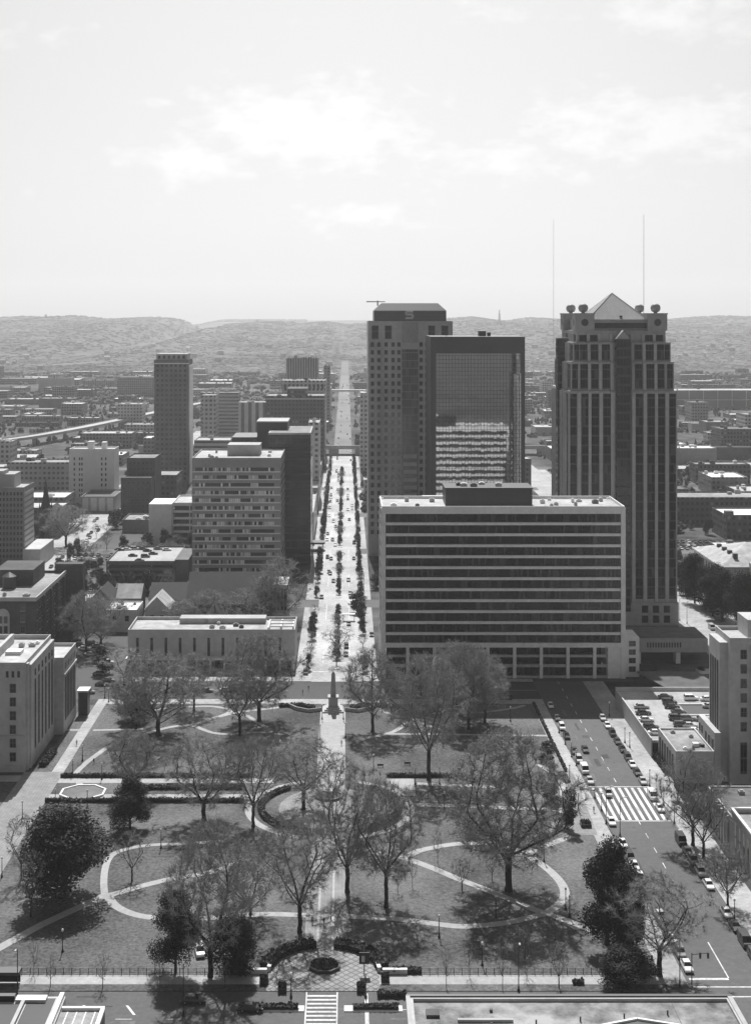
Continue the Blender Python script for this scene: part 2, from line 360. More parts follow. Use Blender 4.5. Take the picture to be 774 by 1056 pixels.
for j in range(13):
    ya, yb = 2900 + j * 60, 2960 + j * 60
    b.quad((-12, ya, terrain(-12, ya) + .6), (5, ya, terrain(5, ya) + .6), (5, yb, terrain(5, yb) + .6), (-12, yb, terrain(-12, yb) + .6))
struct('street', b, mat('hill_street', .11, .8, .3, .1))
sheet('road', -166, 474, -146, 1500, .012, M_pave)                   # left street
sheet('road', 141, 490, 158.5, 1500, .012, M_pave)                     # right street
for yc in (602, 735, 868, 1000, 1132):
    for xa, xb in ((-400, -166), (-146, -12.2), (5.2, 141), (158.5, 420)): sheet('road', xa, yc - 8, xb, yc + 8, .012, M_road)
for x0, x1 in ((-18.2, -12.2), (5.2, 11.0)):
    for y0, y1 in ((474, 594), (610, 727), (743, 860), (876, 992), (1008, 1124), (1140, 1230)): slab('pavement', x0, y0, x1, y1, 0, .13, M_pave)
for y0, y1 in ((490, 590), (614, 722), (748, 856), (880, 988), (1012, 1120)): slab('median', -5.0, y0, -2.2, y1, 0, .15, M_conc2)
for x0, x1 in ((-170.5, -166), (-146, -141.5), (136.5, 141), (158.5, 164.5)):
    for y0, y1 in ((478, 594), (610, 727), (743, 860), (876, 992), (1008, 1124)): slab('pavement', x0, y0, x1, y1, 0, .13, M_pave)
slab('pavement', 60.8, 259.3, 65.2, 452, 0, .135, M_pave); slab('pavement', 82.4, 256.8, 89.6, 474, 0, .135, M_pave)
slab('pavement', -260, 259.3, -15.0, 262.9, 0, .135, M_path); slab('pavement', 6.2, 259.3, 60.8, 262.9, 0, .135, M_path)
slab('verge', -260, 256.8, -15.0, 259.3, 0, .128, M_lawn); slab('verge', 6.2, 256.8, 65.2, 259.3, 0, .128, M_lawn)
slab('pavement', -260, 231, 260, 236, 0, .135, M_pave)
slab('lawn', -79, 262.9, 60.8, 452, 0, .12, M_lawn)
slab('lawn', -260, 262.9, -90, 372, 0, .12, M_lawn); slab('lawn', -86.5, 380, -82.4, 445, 0, .12, M_lawn)
slab('pavement', -90, 262.9, -79, 380, 0, .135, M_brickpave); slab('pavement', -82.4, 380, -79, 452, 0, .135, M_pave)
slab('pavement', -200, 372, -90, 377, 0, .135, M_path)
sheet('path', -86.5, 417.6, -82.4, 419.2, .128, M_path)
slab('pavement', -79, 446.5, 60.8, 452, 0, .124, M_pave)
slab('pavement', -74, 474, -18.2, 480, 0, .13, M_pave); slab('pavement', 11, 474, 65.2, 477.5, 0, .13, M_pave)
sheet('car_park', -150, 474.2, -80, 600, .01, M_roadd)

def spline(pts, n=6):
    out = []
    P = [pts[0]] + list(pts) + [pts[-1]]
    for i in range(1, len(P) - 2):
        p0, p1, p2, p3 = P[i - 1], P[i], P[i + 1], P[i + 2]
        for k in range(n):
            t = k / n
            out.append(tuple(.5 * (2 * p1[a] + (p2[a] - p0[a]) * t + (2 * p0[a] - 5 * p1[a] + 4 * p2[a] - p3[a]) * t * t + (3 * p1[a] - p0[a] - 3 * p2[a] + p3[a]) * t ** 3) for a in (0, 1)))
    out.append(tuple(pts[-1])); return out
def ribbon(pts, width):
    L, Rr = [], []
    for i, p in enumerate(pts):
        a = Vector(pts[max(i - 1, 0)]); c = Vector(pts[min(i + 1, len(pts) - 1)]); d = (c - a).normalized(); nrm = Vector((-d.y, d.x)) * width / 2
        L.append((p[0] + nrm.x, p[1] + nrm.y)); Rr.append((p[0] - nrm.x, p[1] - nrm.y))
    return L, Rr
PATHZ = [.130]
def path(px, width=2.1, m=None, kind='path'):
    pts = spline([gp(x, y) for x, y in px]); L, Rr = ribbon(pts, width); b = MB(); z = PATHZ[0]; PATHZ[0] += .004
    for i in range(len(pts) - 1): b.quad((*Rr[i], z), (*Rr[i + 1], z), (*L[i + 1], z), (*L[i], z))
    return struct(kind, b, m or M_path)
path([(-14, 986), (0, 978), (20, 967), (40, 956), (63, 945), (85, 935), (100, 928), (112, 922)], 2.3)
path([(110, 922), (118, 934), (136, 943), (161, 947.5), (200, 948.5), (228, 946.5), (274, 943.6), (322, 945)])
path([(110, 925), (124, 921), (148, 914), (175, 907.5), (203, 903), (232, 896), (262, 882)])
path([(108, 924), (107, 910), (109, 894), (115, 883), (128, 877), (145, 873.5), (167, 871.5), (190, 871), (230, 868)], 1.6)
path([(348, 945), (368, 946.5), (395, 947.6), (422, 950), (448, 953.5), (477, 956.3), (514, 953.6), (542, 948), (560, 943), (573, 936), (582, 925), (578, 911), (562, 895), (542, 882.5), (520, 873), (500, 870.5), (474, 870.8), (451, 874), (431, 878.5), (418, 885.5)])
path([(376, 876), (398, 883), (420, 887), (443, 895), (471, 906.7), (500, 918), (528, 929.4), (551, 939), (571, 945.5), (593, 953.6), (616, 963)])
path([(540, 883), (552, 877), (566, 871.5), (590, 863)])
path([(84, 812), (78, 800), (86, 790), (97, 781), (118, 767.6), (150, 757.5), (175, 750.5), (201, 747.5), (217, 742), (243, 735.7), (262, 733), (281, 731), (306, 727), (318, 724)], 1.7)
path([(150, 735), (171, 731), (208, 729), (226, 730), (238, 734), (222, 741)], 1.6)
path([(190, 749), (199, 749), (218, 756), (236, 757.6), (262, 756), (279, 755), (263, 744), (252, 737)], 1.6)
path([(96, 753.7), (148, 752.6)], 1.5)
path([(378, 726), (388, 730.5), (408, 739), (426, 740.8), (420, 746), (408, 754), (396, 758), (378, 762)], 1.7)
path([(396, 757.6), (435, 757.7), (466, 758), (520, 759), (566, 759.4)], 1.5)
path([(420, 741), (440, 737.3), (466, 735.6), (492, 735.6), (525, 731.7), (541, 728)], 1.6)
path([(424, 742), (445, 750), (461, 755.5), (470, 758)], 1.5)
path([(430, 809), (450, 810), (478, 811), (520, 813)], 2.0); path([(430, 831), (476, 832), (520, 834), (580, 836)], 2.4)
path([(555, 789), (569, 797.6), (578, 808), (581, 822), (578, 840)], 1.9)
# cross promenade and centre
def gx(px, py): return gp(px, py)[0]
sheet('promenade', -79, 358.6, -20, 362.2, .126, M_path); sheet('promenade', -79, 371, -20, 374.5, .126, M_path)
sheet('promenade', 11.0, 361, 18.5, 375, .126, M_path)
polysheet('plaza', [gp(x, y) for x, y in ((566, 858), (600, 862), (616, 862), (592, 800), (570, 778), (575, 800), (580, 820))], .14, M_brickpave)
CXX, CYY = -4.3, 352.0
b = MB(); b.poly([(CXX + 13.2 * math.cos(t * math.pi / 24), CYY + 15 * math.sin(t * math.pi / 24), .17) for t in range(48)]); struct('plaza', b, M_brickpave)
for a0, a1, nm in ((110, 250, 0), (-70, 70, 1)):
    pts = [(CXX + 21 * math.cos(R(a)), CYY + 21 * math.sin(R(a))) for a in range(a0, a1 + 1, 5)]; L, Rr = ribbon(pts, 1.9); b = MB()
    for i in range(len(pts) - 1): b.quad((*Rr[i], .176), (*Rr[i + 1], .176), (*L[i + 1], .176), (*L[i], .176))
    struct('path', b, M_path)
sheet('promenade', -8.6, 268, 0.0, CYY - 14, .18, M_brickpave)
sheet('promenade', -8.3, CYY + 14, -0.3, 442, .18, M_path)
for xa in (-6.1, -3.1): sheet('inlay', xa, 272, xa + .5, 318, .186, M_conc2)
fc = [(277, 1021), (277, 1003), (281, 994), (289, 986), (302, 981), (318, 979), (352, 979), (368, 981), (380, 987), (388, 995), (391, 1004), (391, 1021)]
FCP = [gp(x, y) for x, y in fc]
b = MB(); b.poly([(x, y, .19) for x, y in FCP]); struct('forecourt', b, M_herring)
slab('pavement', -15.2, 256.8, 6.4, 263.6, 0, .13, M_herring)

# painted markings
def marks(name, rects, z=.02):
    b = MB()
    for x0, y0, x1, y1 in rects: b.quad((x0, y0, z), (x1, y0, z), (x1, y1, z), (x0, y1, z))
    return struct(name, b, M_paint)
marks('crosswalk', [(66.3 + i * 1.75, 344, 67.1 + i * 1.75, 367.5) for i in range(9)] + [(65.6, 343.2, 82, 343.6), (65.6, 368.1, 82, 368.5)])
marks('lane_dashes', [(73.75, y, 73.92, y + 3.2) for y in range(372, 474, 9)] + [(73.75, y, 73.92, y + 3.2) for y in range(296, 342, 9)] + [(73.6, 262, 73.85, 277)])
marks('stop_line', [(66, 261.2, 73.6, 262)])
marks('crosswalk', [(66, 254.6, 120, 255.0), (66, 258.3, 120, 258.7)])
marks('crosswalk', [(-7.3, 237.4 + i * 1.45, -1.9, 238.0 + i * 1.45) for i in range(13)] + [(-7.6, 236.4, -7.35, 256.5), (-1.85, 236.4, -1.6, 256.5)])
marks('lane_line', [(-80, 243.4, -9.5, 243.6), (1.5, 243.4, 80, 243.6)] + [(x, 246.6, x + 3, 246.75) for x in range(-78, -24, 9)] + [(x, 250, x + 3, 250.18) for x in range(8, 60, 9)])
marks('stop_line', [(3.4, 244.2, 4.1, 256), (-13.4, 237, -12.8, 243)])
b = MB()
for xa in (-47, -39): b.quad((xa, 248.2, .02), (xa + .5, 248.2, .02), (xa - 1.4, 251.6, .02), (xa - 1.9, 251.6, .02))
struct('lane_marks', b, M_paint)
marks('lane_line', [(40, 463, 65, 463.2), (-75, 463, -20, 463.2)] )
marks('stop_line', [(-12, 487, -5.3, 487.6), (-2, 598.5, 5, 599.1)])
b = MB()
for k in range(9): 
    y = 500 + k * 70; b.quad((-8.7, y, .02), (-8.5, y, .02), (-8.5, y + 30, .02), (-8.7, y + 30, .02)); b.quad((1.1, y, .02), (1.3, y, .02), (1.3, y + 30, .02), (1.1, y + 30, .02))
struct('lane_line', b, M_paint)

M_patch = mat('tar_patch', .055, .85, .4, 1.2); M_patch2 = mat('worn_patch', .14, .9, .4, 1.2); rw = random.Random(8)
for k in range(34):
    if k < 18: x, y, w_, d_ = rw.uniform(67, 79), rw.uniform(262, 440), rw.uniform(.5, 2.2), rw.uniform(1.5, 9)
    else: x, y, w_, d_ = rw.uniform(-75, 62), rw.uniform(238, 255), rw.uniform(2, 9), rw.uniform(.4, 1.6)
    if 66 < x < 82 and 331 < y < 369: continue
    sheet('road_patch', x, y, x + w_, y + d_, .0145 + .0001 * k, M_patch if k % 3 else M_patch2)
for k in range(22):
    x, y = (rw.uniform(67, 80), rw.uniform(262, 440)) if k % 2 else (rw.uniform(-75, 60), rw.uniform(239, 254)); b = MB(); b.poly([(x + .42 * math.cos(t * .628), y + .42 * math.sin(t * .628), .0192) for t in range(10)]); struct('manhole', b, M_black)

# ------------------------------------------------------------------ building kit
OCC = []
def shell(root, x0, y0, x1, y1, z0, z1, m, par=.9, t=.35, name='wall', roof=M_roofm, rname='roof'):
    """walls with a parapet and a roof sheet set down inside it"""
    w = MB(); w.box(x0, y0, z0, x1, y1, z1, top=False, bottom=False)
    a = [(x0, y0), (x1, y0), (x1, y1), (x0, y1)]; i = [(x0 + t, y0 + t), (x1 - t, y0 + t), (x1 - t, y1 - t), (x0 + t, y1 - t)]
    for k in range(4):
        p, q, r, s = a[k], a[(k + 1) % 4], i[(k + 1) % 4], i[k]
        w.quad((*p, z1), (*q, z1), (*r, z1), (*s, z1)); w.quad((*s, z1), (*r, z1), (*r, z1 - par - .05), (*s, z1 - par - .05))
    o = part(root, name, w, m)
    r = MB(); r.quad((*i[0], z1 - par), (*i[1], z1 - par), (*i[2], z1 - par), (*i[3], z1 - par)); ro = part(root, rname, r, roof)
    return o, ro
def building(name, label, x0, x1, y0, y1, z, m, roof=M_roofm, par=.9, cat='building', group=None):
    t = thing(name, label, cat, ((x0 + x1) / 2, y0, 0), 0, group)
    shell(t, x0, y0, x1, y1, 0, z, m, par, roof=roof); OCC.append((x0, y0, x1, y1)); return t
WCACHE = {}
def winmesh(w, h, fr, glass, style='win'):
    k = (round(w, 2), round(h, 2), fr, glass.name, style)
    if k not in WCACHE:
        b = MB()
        b.quad((-w / 2, -.02, 0), (w / 2, -.02, 0), (w / 2, -.02, h), (-w / 2, -.02, h), 0)
        if fr:
            for (xa, za, xb, zb) in ((-w / 2 - fr, -fr, -w / 2, h + fr), (w / 2, -fr, w / 2 + fr, h + fr), (-w / 2, -fr, w / 2, 0), (-w / 2, h, w / 2, h + fr)): b.box(xa, -.12, za, xb, 0.0, zb, 1)
            b.box(-.04, -.07, 0, .04, -.021, h, 1)
            if h > 1.4: b.box(-w / 2, -.075, h * .5 - .04, w / 2, -.022, h * .5 + .04, 1)
        me = b.mesh('window', [glass, M_frame]); WCACHE[k] = me
    return WCACHE[k]
FACE = {'N': 0.0, 'E': math.pi / 2, 'W': -math.pi / 2, 'S': math.pi}
COUNT = {}
def windows(root, face, plane, us, zs, w, h, fr=.12, glass=M_glass, name='window', sill=None, skip=0.0, cap=100):
    """one object per window; u along the facade, plane is where the facade stands; windows past 100 of a building go into one"""
    me = winmesh(w, h, fr, glass); rl = base_of(root); rest = MB()
    for z in zs:
        for u in us:
            if skip and random.random() < skip: continue
            p = (u, plane, z) if face in 'NS' else (plane, u, z)
            n = COUNT.get((root.name, name), 0)
            if n < cap:
                o = link(name, me, root, (p[0] - rl.x, p[1] - rl.y, p[2] - rl.z), FACE[face]); COUNT[(root.name, name)] = n + 1
                if sill: link('sill', sill, o)
            else:
                c, s = math.cos(FACE[face]), math.sin(FACE[face]); k = len(rest.v)
                for v in me.vertices: rest.v.append((p[0] + v.co.x * c - v.co.y * s, p[1] + v.co.x * s + v.co.y * c, p[2] + v.co.z))
                for f in me.polygons: rest.f.append(tuple(k + i for i in f.vertices)); rest.m.append(f.material_index)
    if rest.v: o = part(root, name, rest, [glass, M_frame]); o['kind'] = 'stuff'
def fr(a, b, n): return [a + (b - a) * (i + .5) / n for i in range(n)]
def boxpart(root, name, x0, y0, z0, x1, y1, z1, m): return part(root, name, MB().box(x0, y0, z0, x1, y1, z1), m)
def roof_units(root, x0, y0, x1, y1, z, n, seed=1, big=1.0):
    r = random.Random(seed)
    for _ in range(n):
        w, d, hh = r.uniform(1.2, 3.4) * big, r.uniform(1.2, 3) * big, r.uniform(.8, 1.9) * big; x = r.uniform(x0 + w, x1 - w); y = r.uniform(y0 + d, y1 - d)
        b = MB().box(x - w / 2, y - d / 2, z + .002, x + w / 2, y + d / 2, z + hh); b.box(x - w * .3, y - d * .3, z + hh, x + w * .3, y + d * .3, z + hh + .25)
        part(root, 'roof_unit', b, r.choice([M_conc2, M_dark, M_white, M_roofm]))
SILL = MB().box(-.95, -.22, -.3, .95, -.121, -.121).mesh('sill', M_stone)

# ---- wide banded office block facing the park
ax0, ax1, ay0, ay1, az = 12.2, 98.2, 478.0, 506.0, 60.7
A = thing('office_block', 'wide pale office block with dark ribbon windows facing the park', 'office block', ((ax0 + ax1) / 2, ay0, 0)); OCC.append((8, 474, 100, 508))
part(A, 'core', MB().box(ax0 + .9, ay0 + .9, 13.2, ax1 - .9, ay1 - .9, 58.0), M_dark)
FH = 3.87
for k in range(12):
    zt = 57.9 - k * FH
    part(A, 'window_band', MB().box(ax0 + 1.6, ay0 + .55, zt - FH + 1.05, ax1 - 1.6, ay0 + .89, zt), M_rib)
    zs = zt - FH
    b = MB().box(ax0 + 1.7, ay0 + .05, zs, ax1 - 1.7, ay0 + .9, zs + .95)
    part(A, 'spandrel', b, M_conc)
    # the sunlit side towards the mirror tower
    b = MB().box(ax0 + 8, ay1 - .9, zs, ax0 + 16, ay1 - .02, zs + 1.5); b.box(ax0 + 27, ay1 - .9, zs, ax1 - 1.7, ay1 - .02, zs + 1.6); part(A, 'rear_spandrel', b, M_conc)
    windows(A, 'W', ax0 + .32, fr(ay0 + 4, ay1 - 4, 3), [zt - FH + 1.2], 3.4, 2.2, .1, cap=36)
part(A, 'service_shaft', MB().box(ax0 + 16, ay1 - .9, 0, ax0 + 27, ay1 + 1.2, 60.7), M_conc)
shell(A, ax0 + .2, ay0 + .1, ax1 - .2, ay1 - .1, 58.0, 60.7, M_conc, 1.0, roof=M_roofl, name='parapet_wall')
for xa, xb in ((ax0, ax0 + 1.6), (ax1 - 1.6, ax1)):
    part(A, 'corner_pier', MB().box(xa, ay0 - .25, 0, xb, ay0 + 2, 60.1), M_conc); part(A, 'corner_pier', MB().box(xa, ay1 - 2, 0, xb, ay1 + .2, 60.1), M_conc)
for xa in (ax0 + .35, ax1 - .85):
    b = MB(); 
    for k in range(12): b.box(xa, ay0 + 2, 58 - (k + 1) * FH, xa + .5, ay1 - 2, 58 - (k + 1) * FH + 1.6)
    b.box(xa + .05, ay0 + 2, 0, xa + .45, ay0 + 5, 58); b.box(xa + .05, ay1 - 5, 0, xa + .45, ay1 - 2, 58); part(A, 'side_wall', b, M_conc)
b = MB().box(ax0 + .3, ay0 - .3, 11.0, ax1 - .3, ay0 + .9, 12.6); part(A, 'base_beam', b, M_conc)
part(A, 'lobby_glass', MB().box(ax0 + 2, ay0 + 2.6, .13, ax1 - 8, ay0 + 3.0, 11), M_rib); part(A, 'soffit', MB().box(ax0 + 1, ay0 + .6, 12.61, ax1 - 1, ay1 - 1, 13.1), M_conc2)
for x in [ax0 + 9.4 * k + 9.4 for k in range(8)]: part(A, 'column', MB().box(x - .55, ay0 - .15, .1, x + .55, ay0 + .95, 11.0), M_conc)
for z0, z1 in ((7.4, 8.3), (3.9, 4.9), (.1, .9)): part(A, 'transom', MB().box(ax0 + 2.2, ay0 + .35, z0, ax1 - 6, ay0 + .85, z1), M_conc2)
part(A, 'end_wall', MB().box(ax1 - 6.2, ay0 - .1, .1, ax1 - 1.7, ay0 + 3, 11.0), M_conc)
ph = part(A, 'penthouse', MB().box(35.5, 486, 59.6, 66.5, 500, 65.8), M_dark); part(A, 'penthouse_rim', MB().box(35.2, 485.7, 65.81, 66.8, 500.3, 66.2), M_black)
roof_units(A, 68, 482, 96, 503, 59.7, 9, 4, .7); roof_units(A, 14, 482, 34, 503, 59.7, 4, 5, .7); roof_units(A, 38, 488, 64, 498, 66.2, 5, 6, .8)
part(A, 'stair_wing', MB().box(98.4, 480, 0, 103.5, 492, 14), M_conc); windows(A, 'N', 480 - .02, [101], [2, 5, 8, 11], 2.2, 1.7, .1, name='stair_window')

# ---- stone tower with the pyramid roof
bx0, bx1, by0, by1 = 91.6, 136.4, 560.0, 606.0; bcx, bcy = 114.0, 583.0
B = thing('pyramid_tower', 'tall dark stone tower with stepped shoulders under a pyramid roof with ball finials', 'skyscraper', (bcx, by0, 0)); OCC.append((88, 556, 140, 612))
tiers = [(0.0, 0, 96.8), (1.1, 96.8, 108.8), (2.2, 108.8, 116.8), (3.9, 116.8, 121.6)]
for ins, z0, z1 in tiers:
    w = MB().box(bx0 + ins, by0 + ins, z0, bx1 - ins, by1 - ins, z1 - .01); part(B, 'wall', w, M_granite)
# piers and window strips of the north face; offsets from the middle with the tops read from the picture
strips = [(11.0, 1.4, 108.0, 2.0), (6.6, 1.55, 105.0, 1.6), (16.0, 1.6, 119.3, 2.6), (11.0, 1.4, 119.3, 0), (20.6, 1.5, 95.5, 2.0)]
def bstrip(face, c, hw, z0, z1, out):
    p = out
    if face == 'N': b = MB().box(bcx + c - hw, p - .12, z0, bcx + c + hw, p - .01, z1)
    elif face == 'W': b = MB().box(p - .12, bcy + c - hw, z0, p - .01, bcy + c + hw, z1)
    part(B, 'window_strip', b, M_strip)
def bpier(face, c, hw, z0, z1, out):
    if face == 'N': b = MB().box(bcx + c - hw, out - .75, z0, bcx + c + hw, out - .002, z1)
    else: b = MB().box(out - .75, bcy + c - hw, z0, out - .002, bcy + c + hw, z1)
    part(B, 'pier', b, M_pier)
for sgn in (-1, 1):
    for c, hw, zt in ((6.7, 1.55, 95.6), (11.5, 1.6, 95.6), (15.9, 1.55, 95.6), (20.4, 1.35, 95.6)):
        for face, out in (('N', by0), ('W', bx0)): bstrip(face, sgn * c, hw, 11, zt, out)
    for c, hw, zt in ((4.35, .7, 96.2), (9.1, .75, 96.2), (13.7, .6, 96.2), (18.1, .75, 96.2)):
        for face, out in (('N', by0), ('W', bx0)): bpier(face, sgn * c, hw, 10, zt, out)
    for z0, z1, ins, cs in ((97.6, 107.8, 1.1, ((6.7, 1.55), (11.5, 1.6), (15.9, 1.5), (19.6, 1.2))), (109.4, 115.9, 2.2, ((6.7, 1.55), (11.5, 1.6), (15.9, 1.5), (18.7, 1.0))), (117.2, 119.8, 3.9, ((11.5, 1.6), (15.9, 1.5)))):
        for c, hw in cs:
            for face, out in (('N', by0 + ins), ('W', bx0 + ins)): bstrip(face, sgn * c, hw, z0, z1, out)
        for face, out in (('N', by0 + ins), ('W', bx0 + ins)):
            for c in (4.35, 9.1, 13.7): bpier(face, sgn * c, .6, z0 - .7, z1 + .6, out)
for face, out in (('N', by0), ('W', bx0)):
    if face == 'N':
        b = MB().box(bcx - 2.9, out - 1.3, 6, bcx + 2.9, out + 3.8, 118.3); g_ = MB(); g_.poly([(bcx - 2.9, out - 1.3, 118.3), (bcx + 2.9, out - 1.3, 118.3), (bcx, out - 1.3, 121.6)]); g_.quad((bcx - 3.2, out - 1.5, 118.2), (bcx - 3.2, out + 4, 118.2), (bcx, out + 4, 121.8), (bcx, out - 1.5, 121.8)); g_.quad((bcx, out - 1.5, 121.8), (bcx, out + 4, 121.8), (bcx + 3.2, out + 4, 118.2), (bcx + 3.2, out - 1.5, 118.2))
        part(B, 'glass_bay', b, M_iglass); part(B, 'bay_gable', g_, M_granite)
    else: part(B, 'glass_bay', MB().box(out - 1.3, bcy - 2.9, 6, out + 3.8, bcy + 2.9, 118.3), M_iglass)
part(B, 'base_course', MB().box(bx0 - .5, by0 - .5, 0, bx1 + .5, by1 + .5, 9.5), M_granite)
windows(B, 'N', by0 - .5, [bcx + c for c in (-18, -13.5, -9, 9, 13.5, 18)], [1.2, 5.3], 2.6, 3.0, 0, name='base_window')
# crown
ins = 3.3
part(B, 'crown_wall', MB().box(bx0 + 6, by0 + 6, 121.6, bx1 - 6, by1 - 6, 126.3), M_granite)
part(B, 'louvre', MB().box(bcx - 12.5, by0 + 5.85, 122.6, bcx + 12.5, by0 + 5.99, 124.8), M_dark)
pz = [(bcx - 12.6, bcy - 12.6), (bcx + 12.6, bcy - 12.6), (bcx + 12.6, bcy + 12.6), (bcx - 12.6, bcy + 12.6)]
b = MB()
for i in range(4): p, q = pz[i], pz[(i + 1) % 4]; b.poly([(*p, 126.31), (*q, 126.31), (bcx, bcy, 137.6)])
part(B, 'pyramid_roof', b, mat('pyramid_metal', .42, .45, .15, .8, .4))
b = MB()
for sx, sy in ((-1, -1), (1, -1), (1, 1), (-1, 1)): b.tube((bcx + sx * 12.6, bcy + sy * 12.6, 126.3), (bcx, bcy, 137.6), .16, .12, 5)
for k in range(-5, 6):
    f = 1 - abs(k) / 6.0; b.tube((bcx + k * 2.1, bcy - 12.62, 126.35), (bcx + k * 2.1, bcy - 12.62 + 12.62 * f, 126.35 + 11.3 * f), .05, .05, 4); b.tube((bcx - 12.62, bcy + k * 2.1, 126.35), (bcx - 12.62 + 12.62 * f, bcy + k * 2.1, 126.35 + 11.3 * f), .05, .05, 4)
part(B, 'roof_ribs', b, M_conc2)
part(B, 'hatch', MB().box(bcx + .9, bcy - 11.9, 127.2, bcx + 2.0, bcy - 11.3, 127.9), M_dark)
for sx in (-1, 1):
    for sy in (-1, 1):
        tx, ty = bcx + sx * 15.1, bcy + sy * 15.6
        tu = part(B, 'turret', MB().box(tx - 4, ty - 4, 121.6, tx + 4, ty + 4, 128.4), M_granite); part(B, 'turret_cornice', MB().box(tx - 4.25, ty - 4.25, 128.41, tx + 4.25, ty + 4.25, 128.9), M_granite)
        fb = MB(); fb.lathe((tx, ty, 128.91), [(.8, 0), (.8, .4), (1.6, .7), (2.05, 1.6), (2.1, 2.2), (1.9, 3.1), (1.2, 3.8), (.1, 4.1)], 16); link('ball_finial', fb.mesh('ball_finial', M_granite, base_of(tu), True), tu)
        rb = MB()
        rb.poly([(tx + 1.5 * math.cos(t * math.pi / 8), ty - 4.03, 125 + 1.5 * math.sin(t * math.pi / 8)) for t in range(16)]); link('round_window', rb.mesh('round_window', M_dark, base_of(tu)), tu)
        rb = MB(); rb.poly([(tx - 4.03, ty - 1.5 * math.cos(t * math.pi / 8), 125 + 1.5 * math.sin(t * math.pi / 8)) for t in range(16)]); link('round_window', rb.mesh('round_window', M_dark, base_of(tu)), tu)

# ---- mirror glass tower
cx0, cx1, cy0, cy1, cz = 41.0, 87.0, 662.0, 702.0, 117.6
Ct = thing('mirror_tower', 'dark framed mirror glass tower reflecting the office block in front', 'skyscraper', ((cx0 + cx1) / 2, cy0, 0)); OCC.append((38, 655, 90, 706))
part(Ct, 'frame', MB().box(cx0, cy0 + .6, 0, cx1, cy1, cz), M_dark)
part(Ct, 'glass_face', MB().box(cx0 + 2.6, cy0, 0, cx1 - 1.9, cy0 + .59, cz - 8.2), M_mirror)
part(Ct, 'frame_pier', MB().box(cx0, cy0 - .3, 0, cx0 + 2.58, cy0 + .59, cz - 8.2), M_dark); part(Ct, 'frame_pier', MB().box(cx1 - 1.88, cy0 - .3, 0, cx1, cy0 + .59, cz - 8.2), M_dark)
part(Ct, 'frame_head', MB().box(cx0, cy0 - .3, cz - 8.19, cx1, cy0 + .59, cz), M_dark)
part(Ct, 'roof_machinery', MB().box(66, 676, cz + .01, 69.5, 682, cz + 2.6).box(70.2, 676, cz + .01, 71.8, 679, cz + 1.9), M_dark); part(Ct, 'roof_rail', MB().box(cx0 + 8, cy0 + 6, cz + .01, cx0 + 8.3, cy0 + 6.3, cz + 1.4), M_dark)

# ---- pale concrete tower with the dark crown
dx0, dx1, dy0, dy1, dz = 11.6, 56.5, 722.0, 764.0, 124.9
D = thing('crowned_tower', 'pale concrete tower with punched windows, chamfered dark crown and a white emblem', 'skyscraper', ((dx0 + dx1) / 2, dy0, 0)); OCC.append((8, 718, 60, 768)); dcx = 33.8
shell(D, dx0, dy0, dx1, dy1, 0, dz, M_conc2, 1.2, roof=M_roofd)
part(D, 'corner_bay', MB().box(dx0 - .02, dy0 - 1.2, 0, dx0 + 6.5, dy0 - .01, dz - 14), M_conc2)
rows = [dz - 13.6 - k * 4.15 for k in range(25)]
us = [dcx + s * c for c in (9.0, 12.7, 16.4, 20.0, ) for s in (-1, 1)] + [dcx - 5.9, dcx + 5.9]
windows(D, 'N', dy0 - .01, [u for u in us if u > dx0 + 6.6], rows, 1.75, 2.3, 0)
windows(D, 'N', dy0 - 1.21, [dcx - 20.0, dcx - 16.6], rows, 1.75, 2.3, 0, name='window')
windows(D, 'N', dy0 - .01, [dcx - 18.5, dcx - 11.5, dcx + 11.5, dcx + 18.5], [dz - 9.6], 3.6, 7.2, 0, name='tall_window', glass=M_strip)
part(D, 'glass_bay', MB().box(dcx - 4.3, dy0 - .45, 0, dcx + 4.3, dy0 - .02, dz - 15), cellmat('bay_glass', 1.45, 4.15, .2, .05, .12, .2, (.04, .96), (.12, 1.1), .12))
for k in range(14, 25): part(D, 'bay_spandrel', MB().box(dcx - 3.7, dy0 - .8, rows[k] - 1.2, dcx + 3.7, dy0 - .46, rows[k] + .9), M_conc2)
part(D, 'bay_cap', MB().box(dcx - 4.6, dy0 - .9, dz - 14.9, dcx + 4.6, dy0 - .02, dz - 11.6), M_conc2)
part(D, 'bay_panel', MB().box(dcx - 4.3, dy0 - .6, dz - 11.5, dcx + 4.3, dy0 - .02, dz - .5), mat('rib_panel', .3, .8, .2, 1))
cb_ = [(dx0 + 3.2, dy0 + 2.5), (dx1 - 3.2, dy0 + 2.5), (dx1 - 3.2, dy1 - 2.5), (dx0 + 3.2, dy1 - 2.5)]; ct_ = [(dx0 + 7.4, dy0 + 7), (dx1 - 7.4, dy0 + 7), (dx1 - 7.4, dy1 - 7), (dx0 + 7.4, dy1 - 7)]
b = MB().box(cb_[0][0], cb_[0][1], dz - 1.1, cb_[2][0], cb_[2][1], dz + 5.6, top=False)
for i in range(4): j = (i + 1) % 4; b.quad((*cb_[i], dz + 5.6), (*cb_[j], dz + 5.6), (*ct_[j], dz + 9.6), (*ct_[i], dz + 9.6))
b.quad(*[(*p, dz + 9.6) for p in ct_])
cw_ = part(D, 'crown', b, cellmat('crown_panels', 1.6, 1.9, .06, .09, .09, 0, (.06, .94), (.06, .94), .4, wallrough=.5))
SY = dy0 + 2.3; b = MB(); sx0 = dcx - .2; sz = dz + 1.1
def sbar(x0, z0, x1, z1): b.box(sx0 + x0, SY, sz + z0, sx0 + x1, SY + .19, sz + z1)
